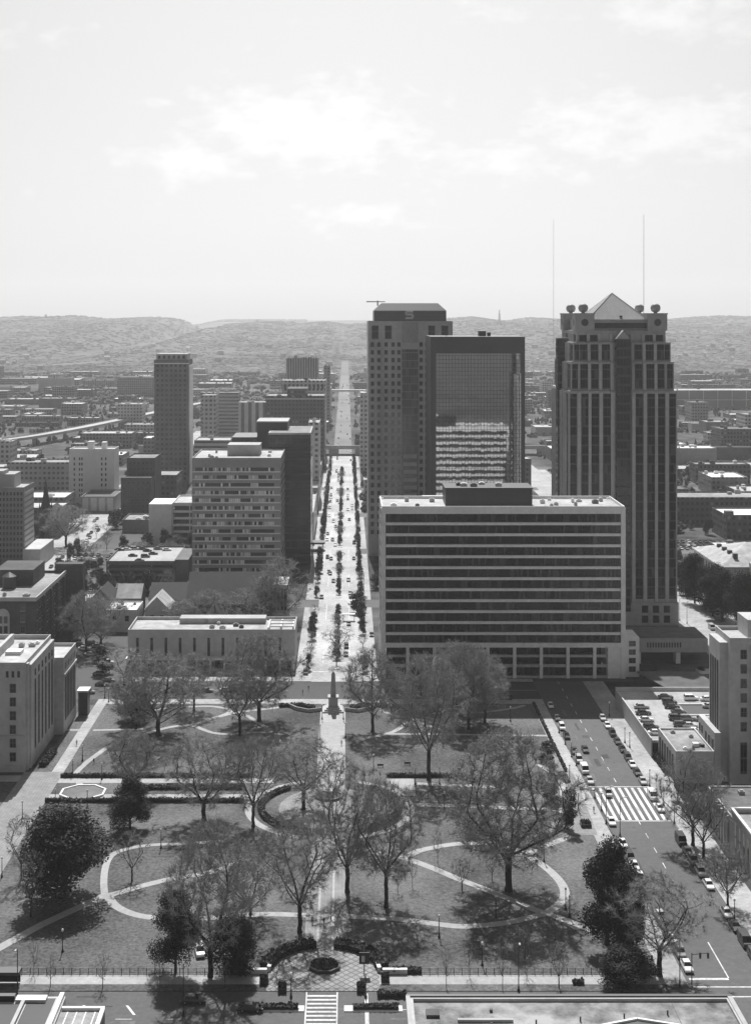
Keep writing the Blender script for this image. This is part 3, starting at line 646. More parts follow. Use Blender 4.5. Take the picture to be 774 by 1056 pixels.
sbar(-2.0, 3.5, 2.0, 4.5); sbar(-2.3, 2.4, -1.1, 4.1); sbar(-2.0, 1.95, 2.0, 2.9); sbar(1.1, .5, 2.3, 2.45); sbar(-2.0, 0, 2.0, .95)
part(D, 'emblem', b, M_white)
b = MB(); b.tube((dcx - 17, dy0 + 8, dz + 8.2), (dcx - 17, dy0 + 8, dz + 11), .35, .35); b.tube((dcx - 23, dy0 + 6, dz + 10.4), (dcx - 13, dy0 + 9, dz + 10.4), .3, .22); part(D, 'roof_davit', b, M_dark)

# ---- mid-rise office left of the street
hx0, hx1, hy0, hy1, hzz = -74.0, -31.4, 651.0, 694.0, 59.6
Hb = thing('grey_office', 'grey office slab with reflection-painted window rows and a box penthouse, left of the central street', 'office block', ((hx0 + hx1) / 2, hy0, 0)); OCC.append((-77, 648, -28, 697))
shell(Hb, hx0, hy0, hx1, hy1, 0, hzz, mat('grey_panel', .32, .8, .15, .6), .7, roof=M_roofl)
for k in range(14):
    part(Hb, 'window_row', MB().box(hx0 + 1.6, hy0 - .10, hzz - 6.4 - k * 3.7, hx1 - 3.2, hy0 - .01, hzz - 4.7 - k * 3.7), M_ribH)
    part(Hb, 'ledge', MB().box(hx0 + .3, hy0 - .3, hzz - 6.95 - k * 3.7, hx1 - .3, hy0 - .005, hzz - 6.41 - k * 3.7), M_conc)
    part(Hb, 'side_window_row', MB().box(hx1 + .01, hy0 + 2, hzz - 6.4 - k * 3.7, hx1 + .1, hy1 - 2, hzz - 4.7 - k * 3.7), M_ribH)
part(Hb, 'penthouse', MB().box(-58.5, 668, 58.9, -42.5, 682, 64.2), M_conc2); roof_units(Hb, -72, 655, -60, 690, 58.9, 4, 9, .7); roof_units(Hb, -41, 655, -33, 690, 58.9, 3, 10, .7)

# ---- black glass tower behind it
I = thing('black_tower', 'near black glass tower with blank upper box, right behind the grey office slab', 'office tower', (-28, 700, 0)); OCC.append((-60, 697, -17, 745))
part(I, 'wall', MB().box(-40, 700, 0, -18.4, 742, 66.4), M_iglass)
part(I, 'parapet', MB().box(-40.2, 699.8, 66.41, -18.2, 742.2, 67.4), M_conc2); part(I, 'roof', MB().box(-39.4, 700.6, 67.41, -19, 741.4, 67.45), M_roofm)
part(I, 'plant_box', MB().box(-47, 716, 0, -31, 740, 71.5), M_dark); part(I, 'plant_cap', MB().box(-47.3, 715.7, 71.51, -30.7, 740.3, 72.1), M_conc2)
part(I, 'west_wing', MB().box(-60, 712, 0, -47.1, 740, 64), M_dark)

# ---- low library in front of the church
J = building('library', 'long low stone library with tall slit windows and flat pale roof, behind the park', -79, -18.6, 491, 512, 14.3, M_stone, M_roofl, 1.1, 'library')
for x in [-75.5 + 5.15 * k for k in range(11)]: windows(J, 'N', 490.98, [x], [4.7], .95, 6.6, 0)
part(J, 'canopy', MB().box(-79.3, 487.6, 4.0, -18.3, 490.99, 4.6), M_conc)
for k in range(13): part(J, 'column', MB().box(-79 + 4.98 * k, 487.8, .13, -78.4 + 4.98 * k, 488.4, 4.0), M_conc)
part(J, 'ground_glass', MB().box(-78, 490.86, .13, -20, 490.985, 3.99), M_rib)
b = MB()
for x in (-28.5, -24, -19.6): b.box(x, 491.6, 13.22, x + .5, 505, 14.9)
for y in (492, 497, 502): b.box(-28, y, 14.92, -19.2, y + .5, 15.3)
part(J, 'roof_pergola', b, M_white); roof_units(J, -70, 494, -32, 510, 13.2, 6, 3, .7); part(J, 'roof_step', MB().box(-62, 505, 13.21, -30, 511, 15.2), M_conc2)

# ---- parking structures
def deck(name, label, x0, x1, y0, y1, levels, fh, m, roofm, blank=None):
    t = thing(name, label, 'parking garage', ((x0 + x1) / 2, y0, 0)); OCC.append((x0, y0, x1, y1)); z = levels * fh
    part(t, 'core', MB().box(x0 + 1.2, y0 + 1.2, 0, x1 - 1.2, y1 - 1.2, z - .4), M_dark)
    for k in range(levels):
        zz = (k + 1) * fh; b = MB(); b.box(x0, y0, zz - .9, x1, y1, zz + .35 if k < levels - 1 else zz)
        part(t, 'deck_slab', b, m)
    b = MB(); 
    for (xa, ya, xb, yb) in ((x0, y0, x1, y0 + .3), (x0, y1 - .3, x1, y1), (x0, y0 + .31, x0 + .3, y1 - .31), (x1 - .3, y0 + .31, x1, y1 - .31)): b.box(xa, ya, z + .002, xb, yb, z + .95)
    part(t, 'parapet', b, m); part(t, 'top_deck', MB().box(x0 + .32, y0 + .32, z + .004, x1 - .32, y1 - .32, z + .03), roofm)
    n = max(2, int((x1 - x0) / 9))
    for i in range(n + 1):
        x = x0 + (x1 - x0 - .6) * i / n; part(t, 'column', MB().box(x, y0 + .15, 0, x + .6, y0 + .9, z - .92), m)
    if blank: part(t, 'stair_tower', MB().box(*blank), m)
    return t
K = deck('parking_garage', 'brick banded parking garage with cars on its roof, left of the grey office slab', -116, -83, 656, 700, 3, 2.75, M_brick2, M_pave, (-82.9, 658, 0, -76.5, 690, 9.5))
Lg = deck('parking_garage', 'pale striped parking garage with a blank brick stair tower, beside the grey office slab', -97, -77.5, 757, 790, 6, 3.75, M_conc, M_roofl, (-110, 756, 0, -97.2, 780, 22.8))

# ---- towers and blocks on the left
E = building('brick_tower', 'tall narrow dark brick tower standing alone on the left', -145, -119, 1024, 1052, 94.5, M_brick2, M_roofm, 1, 'skyscraper')
windows(E, 'N', 1023.98, fr(-144, -120, 7), [4 + 3.7 * k for k in range(24)], 1.6, 1.7, 0); part(E, 'crown', MB().box(-143.5, 1025.5, 93.6, -120.5, 1050, 98.8), M_conc2)
b = MB()
for x in fr(-143, -121, 6): b.box(x - .9, 1025.3, 95.2, x + .9, 1025.48, 97.6)
part(E, 'crown_louvre', b, M_dark); part(E, 'cornice', MB().box(-145.4, 1023.6, 91.3, -118.6, 1023.97, 92), M_conc); part(E, 'side_strip', MB().box(-118.99, 1026, 0, -118.4, 1050, 90), M_conc)
E2 = building('apartment_block', 'square brick block at the foot of the tall brick tower', -134, -113, 905, 935, 21.5, M_f3, M_roofm)
E3 = building('annex_block', 'slim pale block with a banner-like white wall behind the brick tower', -119, -108, 1120, 1150, 62, M_f2, M_roofl)
Fb = building('white_hotel', 'white slab hotel with three columns of small windows', -187.5, -157, 919, 938, 37.5, M_white, M_roofl, .9, 'hotel')
for us in ([-184.0], [-180.5, -178.9], [-165.5, -162.8]): windows(Fb, 'N', 918.98, us, [5 + 3.55 * k for k in range(8)], 1.0, 1.9, 0)
part(Fb, 'lift_head', MB().box(-176, 924, 36.6, -172, 930, 42), M_white); part(Fb, 'lift_head', MB().box(-166.5, 924, 36.6, -163.5, 930, 41.5), M_white)
F2 = building('hotel_podium', 'low podium with tall white panels at the foot of the white hotel', -172, -150.4, 880, 917, 10.5, M_conc2, M_roofd)
for k in range(4): part(F2, 'panel', MB().box(-171 + k * 5.4, 879.6, 1.2, -167.2 + k * 5.4, 879.98, 9.6), M_white)
Gb = building('brick_apartments', 'dark brick apartment block stepping down in two parts, right of the left street', -140, -122, 866, 896, 37, M_brick, M_roofm, .8)
windows(Gb, 'N', 865.98, fr(-139, -123, 6), [4 + 3.6 * k for k in range(9)], 1.2, 1.5, .1); part(Gb, 'lower_block', MB().box(-141.5, 852, 0, -122.5, 865.5, 26), M_brick); windows(Gb, 'N', 851.98, fr(-141, -123, 6), [4 + 3.6 * k for k in range(6)], 1.2, 1.5, .1, name='lower_window')
Gs = building('low_shops', 'low dark roofed shop row with skylights below the brick apartments', -132, -105, 800, 826, 7.5, M_brick2, M_roofm); roof_units(Gs, -130, 802, -107, 824, 6.6, 7, 21, 1)
sheet('car_park', -137, 745, -112, 790, .03, M_roadd)
O = building('ochre_office', 'grey panelled office block cut by the left frame edge, with plant boxes on its roof', -235, -164.7, 694, 716, 40, mat('panel_grey', .26, .85, .2, .6), M_roofl, .8, 'office block')
windows(O, 'N', 693.98, [-236.2 + 1.8 * k for k in range(22, 40)], [4 + 2.9 * k for k in range(12)], .95, 1.55, .08)
b = MB()
for k in range(12): b.box(-164.69, 695, 3.6 + 2.9 * k, -164.5, 715, 5.3 + 2.9 * k)
part(O, 'side_spandrel', b, M_stone); part(O, 'penthouse', MB().box(-190, 700, 39.2, -171, 714, 46), M_conc2); part(O, 'low_wing', MB().box(-164.4, 690, 0, -155.5, 722, 9), M_stone); part(O, 'cooling_box', MB().box(-184, 697, 46.01, -176, 708, 48), M_roofl)
ch = thing('steeple_church', 'dark stone church with a sharp gothic steeple beside the left street', 'church', (-172.5, 780, 0)); OCC.append((-180.5, 770, -162.5, 812))
b = MB().box(-179.5, 782, 0, -165.5, 810, 9, top=False); b.poly([(-179.5, 782, 9), (-165.5, 782, 9), (-172.5, 782, 16)]); b.poly([(-165.5, 810, 9), (-179.5, 810, 9), (-172.5, 810, 16)]); part(ch, 'wall', b, M_brick)
b = MB(); b.quad((-180.5, 781, 8.3), (-172.5, 781, 16.3), (-172.5, 811, 16.3), (-180.5, 811, 8.3)); b.quad((-172.5, 781, 16.3), (-164.5, 781, 8.3), (-164.5, 811, 8.3), (-172.5, 811, 16.3)); part(ch, 'roof', b, M_slate)
part(ch, 'tower', MB().box(-175.5, 775, 0, -169.0, 781.5, 17), M_brick)
b = MB(); b.lathe((-172.2, 778.2, 17.01), [(3.3, 0), (2.2, 4), (.12, 17)], 8); part(ch, 'spire', b, M_slate)
b = MB(); 
for sx in (-175.1, -169.4):
    for sy in (775.4, 781): b.lathe((sx, sy, 17.01), [(.6, 0), (.05, 4)], 6)
part(ch, 'pinnacle', b, M_slate)
for nm, lb, x0, x1, y0, y1, z, m, rf in (
    ('white_roofed_hall', 'hall with a bright white flat roof below the white hotel', -203, -176, 850, 880, 14, M_f1, M_white),
    ('brick_store', 'store with a pale roof and window bands behind the steeple', -205, -172, 818, 846, 12, M_f3, M_roofl),
    ('long_warehouse', 'long grey warehouse with rows of small windows left of the white hotel', -240, -196, 960, 985, 24, M_f1, M_roofm),
    ('grey_school', 'grey three storey block with pale roof at the left edge, below the elevated highway', -262, -225, 985, 1010, 18, M_f1, M_roofl),
    ('garage_hall', 'flat hall with skylights beside the left street', -214, -180, 735, 762, 8, M_f3, M_roofl),
    ('pale_block', 'pale square block with a light roof, right of the white hotel', -172, -146, 1150, 1180, 24, M_f1, M_white)):
    t = building(nm, lb, x0, x1, y0, y1, z, m, rf); roof_units(t, x0 + 1, y0 + 1, x1 - 1, y1 - 1, z - .9, 3, int(y0), 1.3)

# ---- red brick block and courthouse at the left edge
P = building('brick_office', 'dark brick office block with white stone cornice and arched window, at the left edge', -175, -114, 498, 551, 24.4, M_brick, M_roofm, 1.0)
part(P, 'cornice', MB().box(-175.3, 497.5, 23.1, -113.5, 497.98, 24.6), M_stone); part(P, 'cornice', MB().box(-113.98, 498, 23.1, -113.5, 551.3, 24.6), M_stone)
windows(P, 'N', 497.98, [-151.5 + 2.9 * k for k in range(8)] + [-118.6], [3.0, 7.2, 11.4, 15.6, 19.6], 1.5, 2.3, .14, sill=SILL)
windows(P, 'E', -113.98, [500.5 + 4.2 * k for k in range(12)], [3.0, 7.2, 11.4, 15.6, 19.6], 1.7, 2.3, .14, name='side_window', sill=SILL)
b = MB().box(-128.2, 497.55, 10.5, -123.4, 497.97, 18.0)
n = len(b.v); b.poly([(-125.8 + 2.4 * math.cos(t * math.pi / 8), 497.55, 18.0 + 2.4 * math.sin(t * math.pi / 8)) for t in range(9)]); aw = part(P, 'arched_surround', b, M_stone)
w_ = MB(); 
for xa in (-127.4, -125.4):
    for za in (11.4, 15.0): w_.box(xa, 497.4, za, xa + 1.3, 497.54, za + 2.6)
link('pane', w_.mesh('pane', M_glass, base_of(aw)), aw)
part(P, 'penthouse', MB().box(-136, 525, 23.3, -121, 545, 29.5), M_brick); b = MB(); b.lathe((-129, 520, 23.4), [(2.6, 0), (2.6, 4.5), (2.7, 4.6), (.2, 6.2)], 14); part(P, 'water_tank', b, M_dark); roof_units(P, -150, 502, -116, 520, 23.4, 6, 31, 1)
for k in range(4): part(P, 'buttress', MB().box(-113.97, 509 + 12 * k, 0, -112.9, 510 + 12 * k, 23), M_brick)
part(P, 'rear_wing', MB().box(-118, 551.1, 0, -107, 556, 27), M_brick)
Q = thing('courthouse', 'square limestone courthouse with slit windows, at the left edge beside the brick walk', 'courthouse', (-110, 380, 0)); OCC.append((-170, 378, -84, 434))
shell(Q, -170, 380.5, -90.0, 414, 0, 30.6, M_stone, 1.3, roof=M_roofl); part(Q, 'corner_pavilion', MB().box(-89.99, 383.4, 0, -88.9, 413.5, 29.3), M_stone)
part(Q, 'corner_cut', MB().box(-89.99, 381.6, 0, -89.4, 383.39, 30.0), M_stone)
windows(Q, 'N', 380.48, [-93.4, -98.6], [3.0 + 3.85 * k for k in range(6)], 1.5, 2.3, .12, sill=SILL)
windows(Q, 'N', 380.48, [-95.0, -93.4, -91.8, -98.6], [26.4], .75, 1.8, 0, name='attic_window')
for y in (388, 392.5, 397, 401.5, 406, 410): windows(Q, 'E', -88.88, [y], [4.5], 1.2, 19.5, .12, glass=M_strip, name='slit_window')
windows(Q, 'E', -88.88, [388, 392.5, 397, 401.5, 406, 410], [25.2], 1.2, 1.8, .1, name='attic_window')
part(Q, 'plinth', MB().box(-170.2, 380.0, 0, -90.0, 380.49, 1.8), M_stone); part(Q, 'string_course', MB().box(-170.1, 380.2, 9.95, -89.95, 380.48, 10.25), M_conc2)
shell(Q, -150, 414.1, -86.2, 433, 0, 23.5, M_stone, 1.0, roof=M_roofl, name='side_wing', rname='wing_roof')
windows(Q, 'E', -86.18, fr(415.5, 432, 7), [19.5], .9, 1.9, 0, name='wing_attic_window')
for y in fr(415.5, 432, 7): windows(Q, 'E', -86.18, [y], [4], 1.0, 13, .1, glass=M_strip, name='slit_window')
part(Q, 'wing_string', MB().box(-86.17, 414.2, 17.8, -85.8, 433, 18.4), M_stone); part(Q, 'well_wall', MB().box(-128, 388, 29.31, -100, 389, 32), M_stone); part(Q, 'well_wall', MB().box(-101, 389.1, 29.31, -100, 409, 32), M_stone); part(Q, 'light_well', MB().box(-127, 392, 29.31, -104, 407, 29.36), M_roofd)
part(Q, 'roof_duct', MB().box(-99, 394, 29.31, -94.5, 398, 30.3).box(-118, 393, 29.37, -108, 396, 30.6), M_white); roof_units(Q, -99, 400, -90, 412, 29.3, 4, 44, .7)
ep = thing('entrance_kiosk', 'dark square entrance kiosk with white flat cap beside the courthouse wing', 'kiosk', (-83.2, 433.5, 0)); part(ep, 'body', MB().box(-85.6, 433.6, 0, -82.6, 437.5, 7.6), M_dark); part(ep, 'cap', MB().box(-86, 433.2, 7.61, -82.3, 438, 8.1), M_white)

# ---- city hall at the right edge with its low wings and parking deck
T = thing('city_hall', 'pale city hall tower with tall window slots, cut by the right frame edge', 'city hall', (120, 370, 0)); OCC.append((88, 276, 150, 440))
shell(T, 104.5, 370, 160, 384.5, 0, 40, M_stone, 1.0, roof=M_roofl); part(T, 'upper_block', MB().box(110.5, 374, 39.01, 150, 384, 44), M_stone); part(T, 'shoulder', MB().box(102.3, 372.4, 0, 104.49, 383, 38.2), M_stone)
for y in (373.6, 375.9, 378.2, 380.5): windows(T, 'W', 102.28, [y + .6], [9], .9, 24, .1, glass=M_strip, name='window_slot')
windows(T, 'N', 369.98, [108.2, 112.4, 116.6, 120.8], [14.6 + 3.95 * k for k in range(6)], 1.45, 2.3, .12, sill=SILL)
for x in (108.2, 112.4, 116.6, 120.8): windows(T, 'N', 369.98, [x], [3.0], 1.6, 8.4, .12, glass=M_strip, name='hall_window')
for x in (110.3, 114.5, 118.7): part(T, 'pier', MB().box(x - .35, 369.4, 2, x + .35, 369.97, 38), M_stone)
part(T, 'mid_block', MB().box(100.6, 371, 0, 102.29, 388, 13.8), M_stone)
for y in (373, 376.5, 380): windows(T, 'W', 100.58, [y], [2.0], 1.5, 9.6, .12, glass=M_strip, name='porch_slot')
for y in (384, 386.5): windows(T, 'W', 100.58, [y], [9.8], 1.0, 2.2, .1, name='block_window')
roof_units(T, 106, 372, 120, 383, 39.0, 3, 51, .7)
U1 = building('low_wing', 'low stone wing with tall slots, between the parking deck and city hall tower', 90, 100.5, 371, 392, 8.8, M_stone, M_roofm, .5)
roof_units(U1, 91, 372, 100, 391, 8.3, 5, 12, .5)
for y in fr(373, 391, 6): windows(U1, 'W', 89.98, [y], [1.2], 1.1, 5.8, .1)
b = MB().box(96, 376, 8.31, 97.6, 377.5, 9.3); part(U1, 'roof_unit', b, M_white); part(U1, 'roof_unit', MB().box(98.2, 376, 8.31, 99.2, 377, 9.0), M_dark)
U2 = building('stone_annex', 'low annex with mottled flat roof and deep piers, behind the dark street tree', 91.5, 150, 322.6, 344, 8.7, M_stone, mat('weathered_roof', .13, .9, .45, .6, .2), .35)
for y in fr(324, 343, 7): windows(U2, 'W', 91.48, [y], [.8], 1.2, 6.4, 0, glass=M_strip); 
for y in fr(324, 343, 8): part(U2, 'pier', MB().box(90.9, y - .3, 0, 91.49, y + .3, 8.1), M_stone)
roof_units(U2, 93, 324, 112, 343, 8.35, 5, 13, .5); part(U2, 'roof_step', MB().box(112, 330, 8.36, 150, 343, 11), M_roofd)
U3 = building('stone_pavilion', 'foremost stone pavilion with white parapet rim at the right frame edge', 91.5, 150, 282, 322.5, 10.6, M_stone, M_roofm, .8)
part(U3, 'rim', MB().box(91.2, 281.7, 10.61, 91.9, 322.8, 11.0), M_white); part(U3, 'rim', MB().box(91.91, 322.1, 10.61, 150, 322.8, 11.0), M_white)
for y in fr(284, 321, 11): windows(U3, 'W', 91.48, [y], [1.0], 1.2, 7.6, 0, glass=M_strip)
roof_units(U3, 93, 300, 104, 321, 9.8, 3, 66, .6)
V = thing('roof_car_park', 'pale concrete parking deck with cars, above a dark retaining wall beside the avenue', 'parking deck', (105, 404, 0))
part(V, 'deck', MB().box(88.4, 392.6, 4.3, 135, 444, 5.0), M_pave); part(V, 'retaining_wall', MB().box(88, 392.6, 0, 88.39, 444, 5.6), M_stone); part(V, 'understorey', MB().box(89, 393, 0, 134, 443.5, 4.29), M_dark)
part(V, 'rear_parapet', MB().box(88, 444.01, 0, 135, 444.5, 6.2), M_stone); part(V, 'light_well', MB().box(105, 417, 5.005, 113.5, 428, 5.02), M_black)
part(V, 'well_kerb', MB().box(104.6, 416.6, 5.021, 114, 416.98, 5.4), M_conc); part(V, 'well_kerb', MB().box(104.6, 428.01, 5.021, 114, 428.4, 5.4), M_conc)
W1 = thing('bridge_building', 'flat roofed building raised on piers with a row of vents, right of the office block', 'building', (118, 498, 0)); OCC.append((103, 495, 135, 520))
part(W1, 'wall', MB().box(104, 498, 4.3, 132.5, 517, 9.3), M_conc2); part(W1, 'roof', MB().box(104.3, 498.3, 9.31, 132.2, 516.7, 9.36), M_roofd)
b = MB()
for k in range(13): b.box(110.2 + k * 1.0, 497.85, 6.1, 110.7 + k * 1.0, 497.99, 7.9)
part(W1, 'vent', b, M_dark)
for x in (106.5, 121): part(W1, 'pier', MB().box(x, 498.6, 0, x + 1.6, 512, 4.29), M_conc)
part(W1, 'lobby', MB().box(108.2, 503, 0, 120.9, 512, 4.28), M_black)
sheet('shade_painted_garden', 100.5, 446.5, 136, 488, .018, M_hedge)  # court ground coloured near black to stand in for the shade there
W2 = thing('garden_pavilion', 'low dark sloped roof pavilion in the sunken court before the raised building', 'pavilion', (116, 458, 0)); OCC.append((100, 446, 135, 492))
b = MB(); b.poly([(101, 474, 3.6), (122, 474, 3.6), (126, 456, 2.9), (107, 456, 2.9)]); b.poly([(107, 456, 2.6), (126, 456, 2.6), (122, 474, 3.3), (101, 474, 3.3)]); b.quad((107, 456, 2.6), (107, 456, 2.9), (126, 456, 2.9), (126, 456, 2.6)); part(W2, 'roof', b, M_roofd)
part(W2, 'wall', MB().box(107.5, 457, 0, 121, 472, 2.55), M_glass); part(W2, 'side_terrace', MB().box(123, 462, 0, 132, 476, 2.2), M_roofd); part(W2, 'bench_wall', MB().box(100, 448, 0, 133, 449, 1.0), M_conc2); part(W2, 'step', MB().box(125, 478, 0, 133, 486, 1.4), M_conc2)

# ---- church group behind the library
def gable(name, label, x0, x1, y0, y1, ze, zr, axis, wm, rm, cat='house'):
    t = thing(name, label, cat, ((x0 + x1) / 2, y0, 0)); OCC.append((x0, y0, x1, y1)); e = .4
    b = MB().box(x0, y0, 0, x1, y1, ze, top=False)
    r = MB()
    if axis == 'x':
        ym = (y0 + y1) / 2; b.poly([(x0, y1, ze), (x0, y0, ze), (x0, ym, zr)]); b.poly([(x1, y0, ze), (x1, y1, ze), (x1, ym, zr)])
        for za, zb in ((0, 1), ):
            r.quad((x0 - e, y0 - e, ze - .25), (x1 + e, y0 - e, ze - .25), (x1 + e, ym, zr + .15), (x0 - e, ym, zr + .15)); r.quad((x0 - e, ym, zr + .15), (x1 + e, ym, zr + .15), (x1 + e, y1 + e, ze - .25), (x0 - e, y1 + e, ze - .25))
    else:
        xm = (x0 + x1) / 2; b.poly([(x0, y0, ze), (x1, y0, ze), (xm, y0, zr)]); b.poly([(x1, y1, ze), (x0, y1, ze), (xm, y1, zr)])
        r.quad((x0 - e, y0 - e, ze - .25), (xm, y0 - e, zr + .15), (xm, y1 + e, zr + .15), (x0 - e, y1 + e, ze - .25)); r.quad((xm, y0 - e, zr + .15), (x1 + e, y0 - e, ze - .25), (x1 + e, y1 + e, ze - .25), (xm, y1 + e, zr + .15))
    part(t, 'wall', b, wm); part(t, 'roof', r, rm); return t
W3 = gable('church', 'large dark slate roofed church with a traceried gable window, behind the library', -66, -31, 560, 592, 9, 19, 'x', M_brick, M_slate, 'church')
wp = part(W3, 'window_gable', MB().box(-31, 566, 0, -24.5, 584, 15.5), M_stone); b = MB()
for k in range(4): b.box(-30.4 + k * 1.5, 565.8, 5, -29.3 + k * 1.5, 565.99, 14)
link('tracery', b.mesh('tracery', M_glass, base_of(wp)), wp)
gable('porch', 'small steep gabled stone porch against the dark church roof', -57, -50, 552, 560, 6, 12, 'y', M_stone, M_slate, 'porch')
t = gable('parish_house', 'parish house with steep pale gable roof, left of the dark church', -82.5, -72.5, 556, 572, 7.5, 12.5, 'y', M_stone, M_roofl); windows(t, 'N', 555.98, [-79.5, -75.5], [3], 1.2, 2, .12)
gable('cross_gable_house', 'small dark gabled house with its gable towards the park', -108, -97, 566, 584, 8, 13.5, 'y', M_brick2, M_slate)
gable('gabled_house', 'house with a pale shining gable roof beside the dark gabled house', -97, -87, 574, 588, 8.5, 13, 'x', M_brick2, M_roofl)
t = building('flat_house', 'small square house with white flat roof and plant units, between the gabled houses', -97, -84.5, 548, 565, 9, M_stone, M_white, .5); windows(t, 'N', 547.98, [-93.5, -88.5], [4.5], 1.4, 2, .12); roof_units(t, -96, 549, -86, 564, 8.5, 6, 71, .6)
gable('dark_hall', 'long dark slate roofed parish hall behind the flat white roof', -84, -66.5, 578, 600, 7, 12, 'x', M_brick2, M_slate)
t = building('white_roof_garage', 'low building with bright roof and parked equipment, beside the brick office block', -118.5, -107.5, 575, 592, 7, M_brick2, M_white, .5); roof_units(t, -118, 576, -108, 591, 6.5, 4, 81, .7)

# ---- buildings further down the central street
for a in (
    ('street_row', 'pale narrow office rising beside the black tower along the central street', -26, -18.4, 930, 965, 54.5, M_f2, M_roofl),
    ('street_row', 'low pale shopfront row along the left side of the central street beyond the black tower', -34, -18.4, 765, 850, 17, M_f2, M_roofl),
    ('street_row', 'four storey shopfront row on the left of the central street before the pale narrow office', -38, -18.4, 880, 925, 16, M_f1, M_roofm),
    ('street_row', 'slim pale tower beside the concrete tower on the right of the central street', 11.6, 24, 1110, 1150, 64.5, M_f2, M_roofl),
    ('old_hotel', 'broad dark brick hotel with raised centre beside the central street', -68, -18.4, 1146, 1190, 60, M_f3, M_roofm),
    ('ornate_office', 'pale office with arcaded top peeping over the dark brick hotel', -58, -18.6, 1220, 1255, 69.5, M_f2, M_roofl),
    ('finned_tower', 'tower of tall vertical fins topmost in the cluster left of the street', -62, -29, 1400, 1440, 84, M_f5, M_roofm),
    ('pale_office', 'wide grey office with pale floor bands behind the striped pale building', -147, -109, 1370, 1400, 50, M_f4, M_roofm),
    ('striped_office', 'pale building with four dark vertical window stripes', -104, -76, 1310, 1340, 44, cellmat('four_stripes', 7.0, 90, .48, .07, .07, 0, (.35, .8), (-1, 2)), M_roofl),
    ('banded_garage', 'pale banded garage behind the grey office slab', -112, -72, 1000, 1030, 36, M_f4, M_roofl),
    ('grey_tower', 'grey rectangular tower right of the finned tower in the haze', -26, -18.5, 1560, 1590, 70, M_f1, M_roofm),
    ('hospital_block', 'hazy pale block far right of the striped building along the street', -40, -18.6, 1640, 1690, 40, M_f2, M_roofl),
    ('far_office', 'pale hazy office left of the tall brick tower', -262, -235, 1560, 1590, 26, M_f2, M_roofl),
    ('grid_hall', 'huge hall wall of dark panels in a pale grid at the right frame edge', 448, 640, 1847, 1900, 26, cellmat('grid_panels', 19.5, 13, .5, .16, .16, 0, (.03, .97), (.05, .95), .6), M_roofl),
    ('brick_warehouse', 'long dark brick warehouse beside the right street with a pale patched roof', 216, 330, 772, 803, 14.4, M_f3, M_white),
    ('brick_warehouse', 'dark brick warehouse front right of the stone tower base in mid distance', 186, 300, 830, 858, 16.7, M_f3, M_roofm),
    ('white_roof_depot', 'low depot with the brightest white roof near the right frame edge', 259, 285, 964, 1000, 13, M_f1, M_white),
    ('rail_depot', 'long grey depot left of the brightest white roof', 265, 306, 1030, 1050, 15, M_f3, M_roofm)):
    nm, lb, x0, x1, y0, y1, z, m, rf = a; t = building(nm, lb, x0, x1, y0, y1, z, m, rf)
    roof_units(t, x0 + 1, y0 + 1, x1 - 1, y1 - 1, z - .9, 4, int(x0 + y0) % 97, 1.2)
    if nm == 'old_hotel': part(t, 'raised_centre', MB().box(-50, 1147, 59.3, -33, 1180, 66), M_f3); part(t, 'cornice', MB().box(-68.5, 1145.3, 56.8, -18, 1145.99, 58), M_stone)
    if nm == 'ornate_office':
        b = MB()
        for x in fr(-57, -19.6, 10): b.box(x - .9, 1219.7, 61.5, x + .9, 1219.98, 66)
        part(t, 'arcade', b, M_dark)
    if nm == 'brick_warehouse' and x0 > 200: part(t, 'lift_house', MB().box(252, 780, 13.6, 258, 786, 18), M_brick2); part(t, 'corner_turret', MB().box(215.6, 771.6, 14.41, 220, 776, 16.5), M_brick2)
# hip-roofed hall in the evergreens on the right
hh = thing('hip_roof_hall', 'old hall with a pale hipped roof and vents, behind the dark trees at right', 'hall', (210, 621, 0)); OCC.append((168, 612, 262, 690))
part(hh, 'wall', MB().box(172, 621, 0, 250, 672, 13), M_stone)
b = MB(); x0, x1, y0, y1, ze, zr = 171, 251, 620, 673, 12.9, 20
for q in (((x0, y0, ze), (x1, y0, ze), (232, 646, zr), (190, 646, zr)), ((x1, y1, ze), (x0, y1, ze), (190, 647, zr), (232, 647, zr))): b.poly(list(q))
b.poly([(x0, y1, ze), (x0, y0, ze), (190, 646, zr), (190, 647, zr)]); b.poly([(x1, y0, ze), (x1, y1, ze), (232, 647, zr), (232, 646, zr)]); part(hh, 'roof', b, M_roofl)
for k in range(4): part(hh, 'roof_vent', MB().box(179, 628 + k * 9, 14.2, 181, 630 + k * 9, 17.6), M_dark)
part(hh, 'front_gable', MB().box(184, 614, 0, 262, 620.98, 15), M_stone); windows(hh, 'N', 613.98, [188, 193, 198, 203], [9], 2.0, 3.2, .15)
windows(hh, 'W', 171.98, fr(623, 670, 10), [7.5], 1.6, 3, .15, name='side_window'); part(hh, 'cornice', MB().box(171.2, 620.6, 11.9, 171.97, 672.5, 12.6), M_conc)

